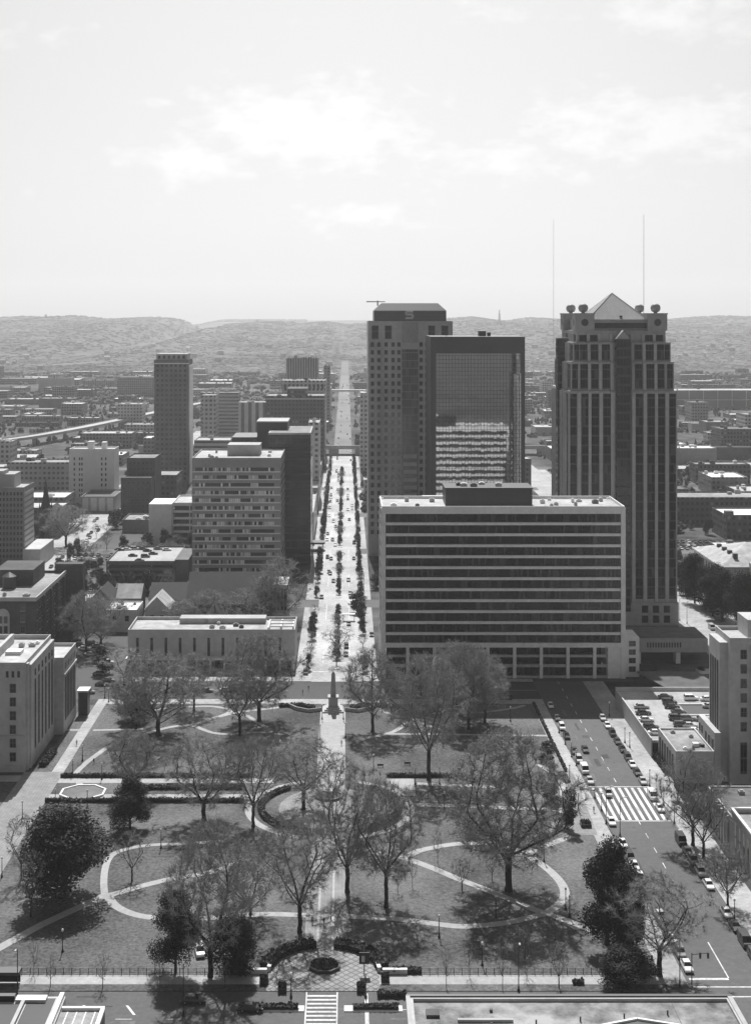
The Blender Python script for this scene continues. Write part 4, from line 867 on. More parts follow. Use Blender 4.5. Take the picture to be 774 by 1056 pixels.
# ---- crossing viaducts, the elevated highway, foreground roofs
t = thing('rail_viaduct', 'dark low rail viaduct crossing the central street in the distance', 'viaduct', (-3.6, 1240, 0)); OCC.append((-200, 1236, 200, 1262))
part(t, 'deck', MB().box(-190, 1240, 5.6, 190, 1258, 7.4), M_conc2); part(t, 'parapet', MB().box(-190, 1239.6, 6.6, 190, 1239.98, 9.0), M_conc2)
for x in (-190, -150, -110, -70, -34, -16, 8, 26, 60, 100, 140, 176): part(t, 'pier', MB().box(x, 1241, 0, x + 9, 1257, 5.59), M_conc2)
t = thing('pedestrian_bridge', 'pale thin bridge crossing the far part of the central street', 'bridge', (-3.6, 2060, 0)); part(t, 'deck', MB().box(-60, 2060, 12, 50, 2068, 15), M_conc)
for x in (-58, -24, 14, 46): part(t, 'pier', MB().box(x, 2061, 0, x + 3, 2067, 11.99), M_conc)
t = thing('elevated_highway', 'curving elevated highway ramp on the left beyond the white hotel', 'highway', (-300, 1400, 0))
pts = spline([(-520, 1210), (-400, 1235), (-330, 1290), (-290, 1400), (-255, 1560), (-215, 1760), (-170, 1950)], 8); L, Rr = ribbon(pts, 16); b = MB(); p_ = MB()
for i in range(len(pts) - 1):
    b.quad((*Rr[i], 9), (*Rr[i + 1], 9), (*L[i + 1], 9), (*L[i], 9)); b.quad((*L[i], 7.4), (*L[i + 1], 7.4), (*Rr[i + 1], 7.4), (*Rr[i], 7.4))
    for S in (L, Rr): b.quad((*S[i], 7.4), (*S[i + 1], 7.4), (*S[i + 1], 10), (*S[i], 10))
part(t, 'deck', b, M_conc2)
for i in range(0, len(pts), 2): part(t, 'pier', MB().box(pts[i][0] - 1.5, pts[i][1] - 1.5, 0, pts[i][0] + 1.5, pts[i][1] + 1.5, 7.39), M_conc2)
FG = thing('flat_roof_building', 'gravelled flat roof with dark coping and a glazed ridge, at the bottom right corner', 'building', (37, 190, 0))
shell(FG, 10.4, 170, 64, 227, 0, 14, M_stone, .5, .7, roof=mat('mottled_gravel', .24, .95, .7, .35, .1, sc2=.06)); part(FG, 'coping', MB().box(10.0, 226.8, 14.01, 64.4, 227.5, 14.22), M_dark); part(FG, 'coping', MB().box(63.6, 170, 14.01, 64.4, 226.79, 14.2), M_conc2); part(FG, 'coping', MB().box(9.9, 170, 14.01, 10.6, 226.79, 14.3), M_conc2)
for k in range(6): part(FG, 'roof_pipe', MB().tube((16 + 7.3 * k, 217 + (k * 37 % 9), 13.5), (16 + 7.3 * k, 217 + (k * 37 % 9), 14.3), .14, .14, 8, 0, True), M_dark)
part(FG, 'roof_duct', MB().box(18, 219.6, 13.51, 27, 220.2, 13.95), M_conc2)
b = MB(); b.poly([(33, 215, 13.9), (62, 215, 13.9), (46, 215, 16.4)]); b.quad((33, 215, 13.9), (46, 215, 16.4), (46, 190, 16.4), (33, 190, 13.9)); b.quad((46, 215, 16.4), (62, 215, 13.9), (62, 190, 13.9), (46, 190, 16.4)); part(FG, 'ridge_light', b, M_roofd)
b = MB(); 
for (xa, za, xb, zb) in ((33, 13.9, 46, 16.4), (46, 16.4, 62, 13.9)): b.tube((xa, 214.9, za + .1), (xb, 214.9, zb + .1), .3, .3, 4)
part(FG, 'ridge_trim', b, M_conc); part(FG, 'roof_seam', MB().box(54.0, 196, 13.505, 54.12, 226, 13.53), M_dark); part(FG, 'roof_hatch', MB().box(13, 221, 13.51, 15.2, 223, 14.0).box(23.5, 222.8, 13.51, 24, 223.3, 13.9), M_roofd)
FL = thing('atrium_roof_building', 'rooftop with open dark light wells crossed by pale beams, at the bottom left corner', 'building', (-65, 190, 0))
part(FL, 'wall', MB().box(-120, 170, 0, -46.7, 226, 14.5), M_stone); part(FL, 'low_roof', MB().box(-46.69, 170, 0, -39.6, 222.8, 14.0), M_roofm)
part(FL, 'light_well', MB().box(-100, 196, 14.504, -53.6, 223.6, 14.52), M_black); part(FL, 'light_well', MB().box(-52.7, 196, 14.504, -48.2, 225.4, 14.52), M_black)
part(FL, 'beam', MB().box(-120, 223.9, 14.521, -58.4, 225.6, 15.0), M_white); part(FL, 'beam', MB().box(-54.6, 223.9, 14.521, -49.6, 225.6, 15.0), M_white)
part(FL, 'hoist', MB().box(-58.2, 224.2, 14.521, -54.8, 225.2, 15.5), M_dark)
for x in (-72, -62.6, -53.5): part(FL, 'beam', MB().box(x, 196, 14.521, x + .6, 223.89, 15.1), M_conc2)
part(FL, 'parapet', MB().box(-47.6, 196, 14.505, -46.9, 226.1, 15.2), M_conc)
part(FL, 'coping', MB().box(-46.6, 222.3, 14.01, -39.6, 222.9, 14.5), M_white); part(FL, 'coping', MB().box(-40.2, 196, 14.01, -39.5, 222.29, 14.5), M_conc)
for k in range(4): part(FL, 'roof_seam', MB().box(-45.6 + k * 1.5, 196, 14.004, -45.4 + k * 1.5, 221.8, 14.1), M_conc)
# masts, the statue tower on the ridge
for px, top, r, lb in ((570.5, 226, .9, 'faint thin lattice mast above the ridge left of the pyramid'), (663.5, 221, 1.3, 'darker tall broadcast mast rising behind the pyramid roof')):
    x = (px - PX) * 4480 / F; zt = HC + (PY - top) * 4480 / F; zb = terrain(x, 4480)
    t = thing('broadcast_mast', lb, 'mast', (x, 4480, zb - 2)); b = MB().tube((x, 4480, zb - 2), (x, 4480, zt), r, r * .6, 4); part(t, 'mast', b, M_dark)
    part(t, 'base_hut', MB().box(x - 6, 4474, zb - 4, x + 6, 4486, zb + 5), M_conc)
SYD = 8300; x = (514.7 - PX) * SYD / F; zb = terrain(x, SYD) + 6; t = thing('statue_tower', 'statue on a tall stone pedestal tower on the far ridge', 'monument', (x, SYD, zb))
b = MB(); b.lathe((x, SYD, zb - 12), [(12, 0), (10, 14), (6.4, 18), (5.8, 44), (8, 45), (8, 49)], 8); part(t, 'pedestal', b, M_stone)
b = MB(); b.lathe((x, SYD, zb + 37.1), [(2.6, 0), (3.2, 5), (2.6, 10), (3.8, 15), (3, 18), (1.1, 18.6), (1.7, 20), (1.7, 22), (.4, 23)], 8); b.tube((x + 2.8, SYD, zb + 52), (x + 5, SYD, zb + 62), 1.1, .7, 6); part(t, 'figure', b, M_dark)

# ---- low-rise town filling the plain
rr = random.Random(21); fills = 0; YC = [602, 735, 868, 1000, 1132] + list(range(1265, 2900, 133))
def free(x0, y0, x1, y1, m=5):
    for a in OCC:
        if x0 < a[2] + m and x1 > a[0] - m and y0 < a[3] + m and y1 > a[1] - m: return False
    return True
FW = [M_f1, M_f2, M_f3, M_f3, M_f1, M_conc2, M_brick2]; FR = [M_roofl, M_roofm, M_roofm, M_roofd, M_white, M_roofl]
RN = {'pale_roof': 'pale-roofed', 'gravel_roof': 'grey-roofed', 'dark_roof': 'dark-roofed', 'white_panel': 'white-roofed'}
FILLM = {}
for _ in range(9000):
    if fills >= 290: break
    y = 640 + 2250 * rr.random() ** 1.15; x = rr.uniform(-.275, .315) * y
    w = rr.uniform(16, 55); d = rr.uniform(14, 38); z = rr.choice([5, 6, 7, 8, 9, 11, 14]) if rr.random() < .9 else rr.uniform(18, 32)
    if y > 2000: w *= 1.3; d *= 1.4
    x0, x1, y0, y1 = x - w / 2, x + w / 2, y, y + d
    if any(x0 < b_ and x1 > a_ for a_, b_ in ((-19, 12), (-172, -140), (135, 166))): continue
    if any(y0 < yc + 11 and y1 > yc - 11 for yc in YC): continue
    if y < 700 and -150 < x < 140: continue
    if -530 < x < -160 and 1200 < y < 1970 and min(math.hypot(x - p[0], y - p[1]) for p in pts) < w * .6 + 22: continue
    if not free(x0, y0, x1, y1): continue
    OCC.append((x0, y0, x1, y1)); fm, rm = rr.choice(FW), rr.choice(FR); fills += 1
    side = 'left of' if x < -3 else 'right of'; dist = 'near' if y < 1300 else ('middle' if y < 2100 else 'far'); size = 'wide' if w > 36 else 'small'
    lb = '%s %s low building %s the central street in the %s haze' % (size, RN[rm.name], side, dist)
    b = MB(); cx, cy = (x0 + x1) / 2, y0
    b.box(x0, y0, 0, x1, y1, z, 0, bottom=False, top=False); tt = .4
    a = [(x0, y0), (x1, y0), (x1, y1), (x0, y1)]; i_ = [(x0 + tt, y0 + tt), (x1 - tt, y0 + tt), (x1 - tt, y1 - tt), (x0 + tt, y1 - tt)]
    for k in range(4):
        q = (k + 1) % 4; b.quad((*a[k], z), (*a[q], z), (*i_[q], z), (*i_[k], z)); b.quad((*i_[k], z), (*i_[q], z), (*i_[q], z - .7), (*i_[k], z - .7))
    b.quad(*[(*p, z - .7) for p in i_], 1)
    for k in range(rr.randint(1, 5)):
        ux, uy = rr.uniform(x0 + 2, x1 - 4), rr.uniform(y0 + 2, y1 - 4); b.box(ux, uy, z - .69, ux + rr.uniform(1.2, 4), uy + rr.uniform(1.2, 4), z + rr.uniform(.4, 2), rr.choice([0, 1]))
    tag(link('lowrise_building', b.mesh('lowrise_building', [fm, rm], (cx, cy, 0)), None, (cx, cy, 0)), lb, 'building', 'low buildings filling the hazy plain')
w = MB(); random.seed(19)
for _ in range(9000):
    y = 620 + 1400 * random.random(); x = random.uniform(-.28, .32) * y
    if mnoise.noise(Vector((x / 70, y / 90, 4))) < .02 or any(a_ < x < b_ for a_, b_ in ((-17, 10), (-168, -144), (139, 160))): continue
    if any(abs(y - yc) < 9 for yc in YC) or (y < 700 and -85 < x < 140) or not free(x - 1, y - 1, x + 1, y + 1, 1.5): continue
    clump(w, x, y, -.2, random.uniform(1.2, 3.2), random.uniform(2, 6.5))
o = link('shrubbery', w.mesh('shrubbery', mat('scrub', .10, .95, .5, .3))); o['kind'] = 'stuff'; o['label'] = 'scrub and small bare trees between the town blocks'
# small houses dotted on the slopes
def hill_house():
    b = MB().box(-7, -5, -14, 7, 5, 3.5, top=False); b.poly([(-7, 5, 3.5), (-7, -5, 3.5), (-7, 0, 7)], 0); b.poly([(7, -5, 3.5), (7, 5, 3.5), (7, 0, 7)], 0)
    b.quad((-7.5, -5.5, 3.2), (7.5, -5.5, 3.2), (7.5, 0, 7.1), (-7.5, 0, 7.1), 1); b.quad((-7.5, 0, 7.1), (7.5, 0, 7.1), (7.5, 5.5, 3.2), (-7.5, 5.5, 3.2), 1); return b
hb = [hill_house(), hill_house()]; hm_ = [hb[0].mesh('hillside_house', [M_white, M_roofl]), hb[1].mesh('hillside_house', [M_conc2, M_roofm])]
for k in range(70):
    y = rr.uniform(2950, 4800) if k < 58 else rr.uniform(6500, 8300); x = rr.uniform(-.27, .31) * y; zz = terrain(x, y)
    o = link('hillside_house', hm_[k % 3 > 0], None, (x, y, zz + (9 if y > 2990 else 3)), rr.uniform(-.3, .3)); s_ = rr.uniform(.55, 1.0) * y / 5200; o.scale = (s_ * rr.uniform(.8, 2.2), 1, s_)
    tag(o, 'tiny %s house among bare trees on the far slope %s of the central street' % ('grey' if k % 3 > 0 else 'white', 'left' if x < -3 else 'right'), 'house', 'houses dotted on the far slope')

# ------------------------------------------------------------------ trees
def bare_tree(seed, base=.30, shape='dome', n_att=900, twigs=6500, buds=0, twig=.018, tlen=1.0, limbs=5, lean=.0):
    """unit tree 20 m high, 7 m crown radius, grown towards points scattered in its crown; returns trunk mesh and crown mesh"""
    r = random.Random(seed); g = np.random.default_rng(seed); tb, cb = MB(), MB(); zb = 20 * base * .8
    A = []
    lob = [(r.uniform(.72, 1.05), r.uniform(0, 6.28)) for _ in range(5)]
    while len(A) < n_att:
        z = r.uniform(0, 1); a = r.uniform(0, 6.28)
        if shape == 'vase': R_ = 7 * (.25 + .75 * min(1, z / .55)) * math.sqrt(max(0, 1 - max(0, (z - .55) / .47) ** 2))
        elif shape == 'column': R_ = 7 * math.sqrt(max(0, 1 - (2 * z - .9) ** 2 / 1.2))
        else: R_ = 7 * math.sqrt(max(0, 1 - ((z - .38) / .63) ** 2)) if z > .38 else 7 * (.45 + .55 * z / .38)
        R_ *= 1 + .2 * math.sin(3 * a + 4 * z + lob[0][1]) * lob[0][0] + .17 * math.sin(5 * a + 9 * z + lob[1][1]) + .1 * math.sin(9 * a - 14 * z + lob[2][1])
        q = math.sqrt(r.random()) if r.random() < .6 else r.uniform(.75, 1)
        A.append((R_ * q * math.cos(a), R_ * q * math.sin(a), zb + (20 - zb) * z + r.uniform(-.3, .3)))
    A = np.array(A); P = [np.array((0, 0, 0.))]; par = [-1]; step = .75
    z = 0
    while z < zb: z += step; P.append(np.array((lean * z + r.uniform(-.07, .07), r.uniform(-.07, .07), z))); par.append(len(P) - 2)
    fork = len(P) - 1; a0 = r.uniform(0, 6.28)
    for q in range(limbs if shape != 'column' else 0):
        a = a0 + 6.283 * q / limbs + r.uniform(-.35, .35); out = r.uniform(.42, .75) if shape == 'vase' else r.uniform(.5, .95); last = max(1, fork - (q % 2 if shape == 'vase' else q % 3)); p = P[last]
        for st in range(r.randint(7, 11)):
            d = np.array((math.cos(a) * out, math.sin(a) * out, 1.0 - .25 * out)); d /= np.linalg.norm(d); a += r.uniform(-.16, .16); out = max(.15, out + r.uniform(-.1, .08)); p = p + d * step; P.append(p); par.append(last); last = len(P) - 1
    N = np.array(P); alive = np.ones(len(A), bool); near_i = np.zeros(len(A), int); near_d = np.full(len(A), 1e9); done = 0
    for it in range(60):
        d = np.linalg.norm(A[:, None, :] - N[None, done:, :], axis=2); k = d.argmin(1); dm = d[np.arange(len(A)), k]; up = dm < near_d; near_d[up] = dm[up]; near_i[up] = k[up] + done; done = len(N)
        alive &= near_d > .9
        if not alive.any(): break
        dirs = {}
        for ai in np.nonzero(alive)[0]:
            v = A[ai] - N[near_i[ai]]; dirs.setdefault(int(near_i[ai]), []).append(v / np.linalg.norm(v))
        new = []
        for ni, vs_ in dirs.items():
            v = np.sum(vs_, 0) / len(vs_) + g.normal(0, .16, 3); v[2] += .12
            if par[ni] >= 0: w = N[ni] - N[par[ni]]; v = v + .45 * w / max(np.linalg.norm(w), 1e-6)
            v /= max(np.linalg.norm(v), 1e-6); new.append(N[ni] + v * step); par.append(ni)
        N = np.vstack([N, new])
        if len(N) > 5200: break
    n = len(N); w = np.zeros(n); ch = [[] for _ in range(n)]
    for i in range(n - 1, 0, -1): ch[par[i]].append(i)
    e = 2.0
    for i in range(n - 1, -1, -1): w[i] = sum(w[c] for c in ch[i]) if ch[i] else .03 ** e
    rad = w ** (1 / e); f = .36 / rad[0]; rad = np.maximum(rad * (f if f < 1.6 else 1.6), twig)
    rad[0] *= 1.35
    for i in range(1, n):
        p = par[i]; big = rad[i] > .06; r0 = rad[p] if p and ch[p][0] == i else min(rad[p], rad[i] * 1.15)
        (tb if big else cb).tube(tuple(N[p]), tuple(N[i]), r0 if p else rad[0], rad[i], 7 if rad[i] > .2 else (5 if big else 3))
    tips = [i for i in range(1, n) if rad[i] < .06]
    off = seed * 3.7; good = [i for i in tips if mnoise.noise(Vector((N[i][0] * .42 + off, N[i][1] * .42, N[i][2] * .42))) > -.12]
    for k in range(twigs):
        i = r.choice(good if r.random() < .8 else tips); p = N[i]; d = N[i] - N[par[i]]; d = d / max(np.linalg.norm(d), 1e-6) + g.normal(0, .62, 3); d[2] += .15; d /= np.linalg.norm(d); L = tlen * r.uniform(.45, 1.2)
        m = p + d * L * .55; q = m + (d + g.normal(0, .3, 3)) * L * .45
        cb.tube(tuple(p), tuple(m), twig, twig * .75, 3); cb.tube(tuple(m), tuple(q), twig * .75, twig * .4, 3)
        for _ in range(buds):
            c = Vector(m) + (Vector(q) - Vector(m)) * r.random() + Vector((r.uniform(-.1, .1), r.uniform(-.1, .1), r.uniform(-.1, .1))); s = r.uniform(.025, .06); a = Vector((r.uniform(-1, 1), r.uniform(-1, 1), r.uniform(-1, 1))).normalized() * s; b_ = a.orthogonal().normalized() * s
            cb.quad(tuple(c - a - b_), tuple(c + a - b_), tuple(c + a + b_), tuple(c - a + b_), 1)
    top = max(v[2] for v in cb.v); fz = 20.0 / top
    for mb in (tb, cb): mb.v = [(x, y, z * fz) for x, y, z in mb.v]
    return tb.mesh('trunk', M_bark, smooth=True), cb.mesh('crown', [M_twig, M_bud])
def leafy_tree(seed, n=5200, leaf=.42, lobes=16, conic=0.0, m=None):
    r = random.Random(seed); tb, cb = MB(), MB(); tb.tube((0, 0, -.05), (0, 0, 9), .42, .2, 7)
    L = []
    for i in range(lobes):
        zz = r.uniform(.12, .92); rr_ = (1 - conic * zz) * math.sqrt(max(.05, 1 - (2 * (zz - .42)) ** 2 * .85)) * r.uniform(.35, .85); a = r.uniform(0, 6.28)
        L.append((7 * rr_ * math.cos(a), 7 * rr_ * math.sin(a), 20 * zz, r.uniform(1.9, 3.3) * (1 - .4 * conic * zz))); tb.tube((0, 0, 20 * zz * .45), L[-1][:3], .16, .05, 4)
    for _ in range(n):
        lx, ly, lz, lr = r.choice(L); d = Vector((r.gauss(0, 1), r.gauss(0, 1), r.gauss(0, .8))).normalized(); q = lr * r.uniform(.55, 1.12)
        c = Vector((lx, ly, lz)) + d * q; a = Vector((r.uniform(-1, 1), r.uniform(-1, 1), r.uniform(-.7, .7))).normalized(); b_ = a.cross(d + Vector((r.uniform(-.6, .6), r.uniform(-.6, .6), r.uniform(-.2, .8)))).normalized(); s = leaf * r.uniform(.6, 1.3)
        cb.quad(tuple(c - a * s - b_ * s * .5), tuple(c + a * s * .2 - b_ * s * .6), tuple(c + a * s + b_ * s * .4), tuple(c - a * s * .3 + b_ * s * .6))
    return tb.mesh('trunk', M_bark), cb.mesh('crown', m or M_ever)
TV = {}
for i in range(3): TV['elm%d' % i] = bare_tree(100 + i, .24 + .05 * i, 'vase', 900, 10500, 0, .017, 1.35, 6)
for i in range(3): TV['oak%d' % i] = bare_tree(200 + i, .28 + .03 * i, 'dome', 950, 12000, 1, .017, 1.3, 6)
TV['bud0'] = bare_tree(301, .26, 'dome', 1100, 15000, 2, .017, 1.25, 7)
for i in range(2): TV['street%d' % i] = bare_tree(400 + i, .3, 'vase', 260, 1500, 0, .035, 1.6)
for i in range(2): TV['sapling%d' % i] = bare_tree(500 + i, .35, 'column', 120, 420, 0, .05, 2.0)
for i in range(3): TV['magnolia%d' % i] = leafy_tree(600 + i, 20000, .235, 34, .3)
TV['cypress'] = leafy_tree(700, 2600, .5, 14, .2)
TV['dense'] = bare_tree(710, .16, 'dome', 420, 3000, 2, .04, 1.5)
TV['leafy'] = leafy_tree(720, 2200, .55, 18, .3, mat('dense_twigs', .075, .9, .35, .7, .1))
def tree(x, y, hgt, wid, var, label, group=None, name='tree', z=0.1, cat='tree', rz=None, small=False):
    t = thing(name, label, cat, (x, y, z), random.uniform(0, 6.28) if rz is None else rz, group); s = wid / 14.0; t.scale = (s, s, hgt / 20.0)
    tm, cm = TV[var]; link('trunk', tm, t); link('crown', cm, t); return t
def ptree(px, py, top, wpx, var, label, group='bare trees in the park', name='bare_tree', z=.1, wide=1.04):
    x, y = gp(px, py, z); s = F / y; return tree(x, y, (py - top) / s * 1.02, wpx / s * wide, var, label, group, name, z)
random.seed(33)
for a in (
    (163, 759, 672, 86, 'oak0', 'broad bare tree at the left behind the curving path, tallest near the library'),
    (140, 752, 690, 52, 'dense', 'dense dark twiggy tree left of the broad bare tree by the library'),
    (138, 818, 750, 56, 'oak1', 'round twiggy tree between the octagonal pool and the cross promenade'),
    (210, 846, 757, 84, 'elm0', 'vase shaped bare elm standing on the lawn just south of the left cross promenade'),
    (261, 853, 758, 62, 'elm1', 'slim bare elm with slender trunk beside the left curved hedge of the plaza'),
    (313, 835, 762, 76, 'elm2', 'bare elm with forked limbs beside the central fountain'),
    (358, 921, 781, 84, 'elm0', 'tall bare tree right of the central path with long trunk, in front of the fountain'),
    (309, 962, 838, 84, 'elm1', 'bare tree left of the central path nearest the forecourt'),
    (398, 936, 806, 78, 'oak2', 'straight trunked bare tree with wide crown, right of the central path'),
    (524, 919, 752, 130, 'bud0', 'largest budding tree of the park inside the loop of the right path'),
    (384, 755, 664, 62, 'oak1', 'budding tree right of the obelisk'),
    (442, 805, 672, 74, 'oak2', 'tall thin budding tree on the right lawn before the office block'),
    (470, 738, 661, 64, 'oak0', 'leftmost budding tree of the row in the office block shade'),
    (483, 752, 662, 60, 'bud0', 'middle budding tree of the row in the office block shade'),
    (500, 746, 672, 52, 'oak1', 'rightmost small budding tree of the row in the office block shade'),
    (267, 744, 652, 78, 'bud0', 'big budding tree left of the obelisk in front of the library end'),
    (247, 759, 684, 54, 'elm2', 'leaning bare tree beside the pedestal statue'),
    (200, 733, 672, 44, 'oak2', 'young bare tree before the middle of the library'),
    (217, 1008, 846, 96, 'oak0', 'large ivy trunked budding tree near the front fence on the left'),
    (136, 909, 856, 34, 'street0', 'small spreading tree on the left lawn between two paths'),
    (32, 946, 876, 32, 'street1', 'small bare tree under the big magnolia at the left'),
    (22, 907, 838, 34, 'street0', 'thin bare tree by the brick walk at the left edge'),
    (476, 918, 884, 24, 'street1', 'small crooked tree inside the right path loop'),
    (507, 908, 878, 16, 'street0', 'little sapling tree beside the largest budding tree'),
    (680, 1007, 905, 98, 'elm2', 'vase shaped bare elm at the street corner on the right'),
    (714, 872, 772, 66, 'oak1', 'dark bare street tree between the avenue and the stone annex'),
    (725, 885, 812, 52, 'street0', 'forked bare tree just in front of the dark street tree beside the annex'),
    (750, 934, 868, 44, 'elm0', 'bare street tree at the right edge below the stone pavilion'),
    (68, 564, 520, 46, 'oak2', 'bare tree beside the left street below the steeple'),
    (89, 672, 606, 50, 'oak1', 'bare tree behind the brick office block at the left'),
    (104, 664, 612, 44, 'dense', 'dark twiggy tree before the small gabled house'),
    (290, 640, 572, 58, 'dense', 'dense rounded tree between the dark church and the central street'),
    (214, 648, 606, 42, 'dense', 'dark tree against the church roof left of its small stone porch'),
    (252, 650, 604, 44, 'dense', 'dark tree against the church roof right of its small stone porch'),
    (186, 650, 618, 36, 'oak0', 'bare tree between the steep pale gable and the dark church'),
    (128, 706, 668, 52, 'street1', 'low bare tree over the car park at the left end of the library'),
    (277, 642, 590, 36, 'oak0', 'bare tree against the gable window of the dark church'),
    (120, 648, 616, 34, 'dense', 'dark small tree before the flat white roofed house')):
    ptree(*a)
for a in (
    (66, 928, 834, 96, 'magnolia0', 'broad dark magnolia filling the left lawn'),
    (134, 856, 803, 46, 'magnolia1', 'dark evergreen beside the cross promenade behind the magnolia'),
    (181, 1003, 920, 54, 'magnolia2', 'dark evergreen left of the ivy trunked tree near the front fence'),
    (240, 1004, 944, 56, 'magnolia0', 'low dark evergreen right of the ivy trunked tree near the front fence'),
    (258, 944, 868, 54, 'dense', 'grey green evergreen behind the ivy trunked tree'),
    (626, 975, 866, 70, 'magnolia1', 'tall dark magnolia on the right beside the avenue'),
    (648, 992, 898, 54, 'magnolia2', 'dark magnolia just in front of the tall one on the right'),
    (646, 1019, 980, 62, 'magnolia0', 'low dark evergreen shrub at the street corner on the right'),
    (564, 786, 764, 19, 'cypress', 'small dark evergreen beside the avenue walk, farther of two'),
    (585, 856, 812, 25, 'cypress', 'small open evergreen in the planter on the right brick plaza'),
    (137, 741, 706, 40, 'magnolia1', 'dark evergreen under the broad bare tree left of the library'),
    (106, 694, 664, 22, 'cypress', 'dark shrubby evergreen beside the left car park'),
    (568, 828, 806, 22, 'cypress', 'dark round shrub behind the parked dark car on the plaza')):
    ptree(*a, group='dark evergreens in the park', name='evergreen_tree')
for i, (px, py, top, w) in enumerate(((700, 606, 580, 20), (708, 612, 575, 26), (716, 622, 572, 30), (728, 628, 584, 28), (735, 636, 583, 36), (744, 640, 588, 30), (764, 650, 590, 36), (772, 646, 600, 30))):
    ptree(px, py, top, w, 'magnolia%d' % (i % 3), '%s dark evergreen from the far end of the row before the hip roofed hall' % ORD[i], 'evergreens along the right street', 'evergreen_tree')
# rows along the central street
for row, nm, ys_ in ((-13.6, 'left', [488 + 11.5 * k for k in range(62)]), (6.6, 'right', [488 + 11.5 * k for k in range(62)])):
    for y in ys_:
        if any(abs(y - yc) < 11 for yc in (602, 735, 868, 1000, 1132)) or random.random() < .15: continue
        tree(row + random.uniform(-.4, .4), y + random.uniform(-2, 2), random.uniform(5, 8.5), random.uniform(3.0, 5.0), random.choice(['leafy', 'leafy', 'street1']), 'small dark street tree in the row on the %s pavement of the central street' % nm, 'trees lining the %s side of the central street' % nm, 'street_tree', .13)
for y in [495 + 9 * k for k in range(72)]:
    if any(abs(y - yc) < 13 for yc in (602, 735, 868, 1000, 1132)): continue
    big = random.random() < .2
    tree(-3.6, y, random.uniform(6, 9) if big else random.uniform(2.6, 4.6), random.uniform(5, 8) if big else random.uniform(2.8, 4.4), 'street0' if big else 'leafy', ('bare tree' if big else 'low dark shrub') + ' in the planted median of the central street', 'planting in the street median', 'street_tree', .15)
ptree(349, 674, 646, 34, 'street1', 'bare tree in the near end of the street median behind the obelisk', None, 'street_tree')
tree(4.8, 585, 9, 10, 'leafy', 'dark round tree on the right pavement at the first street crossing', None, 'street_tree', .13)
for k in range(9):
    tree(101.5 + 3.7 * k + random.uniform(-1, 1), random.choice([451, 454, 478, 484]) + random.uniform(-1, 1), random.uniform(2.5, 4.5), random.uniform(3, 4.5), 'leafy', 'dark shrub in the shaded court before the raised building with vents', 'shrubs of the shaded court', 'court_shrub')
# left street and town trees
for k in range(26):
    y = 560 + k * 24 + random.uniform(-6, 6); sd = k % 2
    tree(-143.5 if sd else -168.5, y, random.uniform(5, 10), random.uniform(4, 8), 'leafy' if k % 3 else 'street0', 'bushy tree on the %s pavement of the left street' % ('right' if sd else 'left'), 'trees along the left street', 'street_tree')
n = 0
for _ in range(4000):
    if n >= 240: break
    y = 620 + 2200 * random.random() ** 1.2; x = random.uniform(-.275, .315) * y
    if any(a_ < x < b_ for a_, b_ in ((-15, 9), (-167, -145), (140, 159), (60, 140) if y < 700 else (0, 0))): continue
    if any(abs(y - yc) < 9 for yc in YC) or not free(x - 2, y - 2, x + 2, y + 2, 1): continue
    n += 1; tree(x, y, random.uniform(6, 12), random.uniform(6, 11), 'leafy', 'hazy tree between low buildings %s the central street, %s' % ('left of' if x < -3 else 'right of', 'nearer' if y < 1200 else 'far off'), 'trees scattered through the hazy town', 'town_tree', 0)
for k in range(34):
    y = random.choice([548, 552, 597, 640, 700, 712, 728, 742, 800]) + random.uniform(-3, 3); x = random.uniform(-146, -84)
    if free(x - 2.5, y - 2.5, x + 2.5, y + 2.5, 1): tree(x, y, random.uniform(6, 11), random.uniform(6, 9), random.choice(['leafy', 'dense', 'street0']), 'dark bare tree among the lots and houses left of the grey office slab', 'trees among the left lots', 'town_tree', 0)
# saplings along the front avenue
for i, (px, py, top, w) in enumerate(((35, 1004, 968, 12), (52, 1018, 985, 14), (106, 1019, 982, 16), (165, 1018, 984, 12), (232, 1019, 990, 12))):
    ptree(px, py, top, w, 'sapling%d' % (i % 2), '%s thin bare sapling from the left along the front avenue' % ORD[i], 'saplings along the front avenue', 'sapling')
for i, (px, py, top, w) in enumerate(((460, 1019, 975, 13), (483, 1006, 968, 12), (518, 1021, 965, 13), (541, 1003, 950, 12), (572, 975, 940, 12), (425, 915, 880, 12), (451, 890, 852, 12), (410, 921, 893, 12))):
    ptree(px, py, top, w, 'sapling%d' % (i % 2), '%s thin bare sapling from the forecourt on the right lawn and verge' % ORD[i], 'saplings on the right lawn', 'sapling')
ptree(576, 1019, 972, 24, 'street0', 'small bare tree with a shrub at its foot on the right verge', None, 'bare_tree')

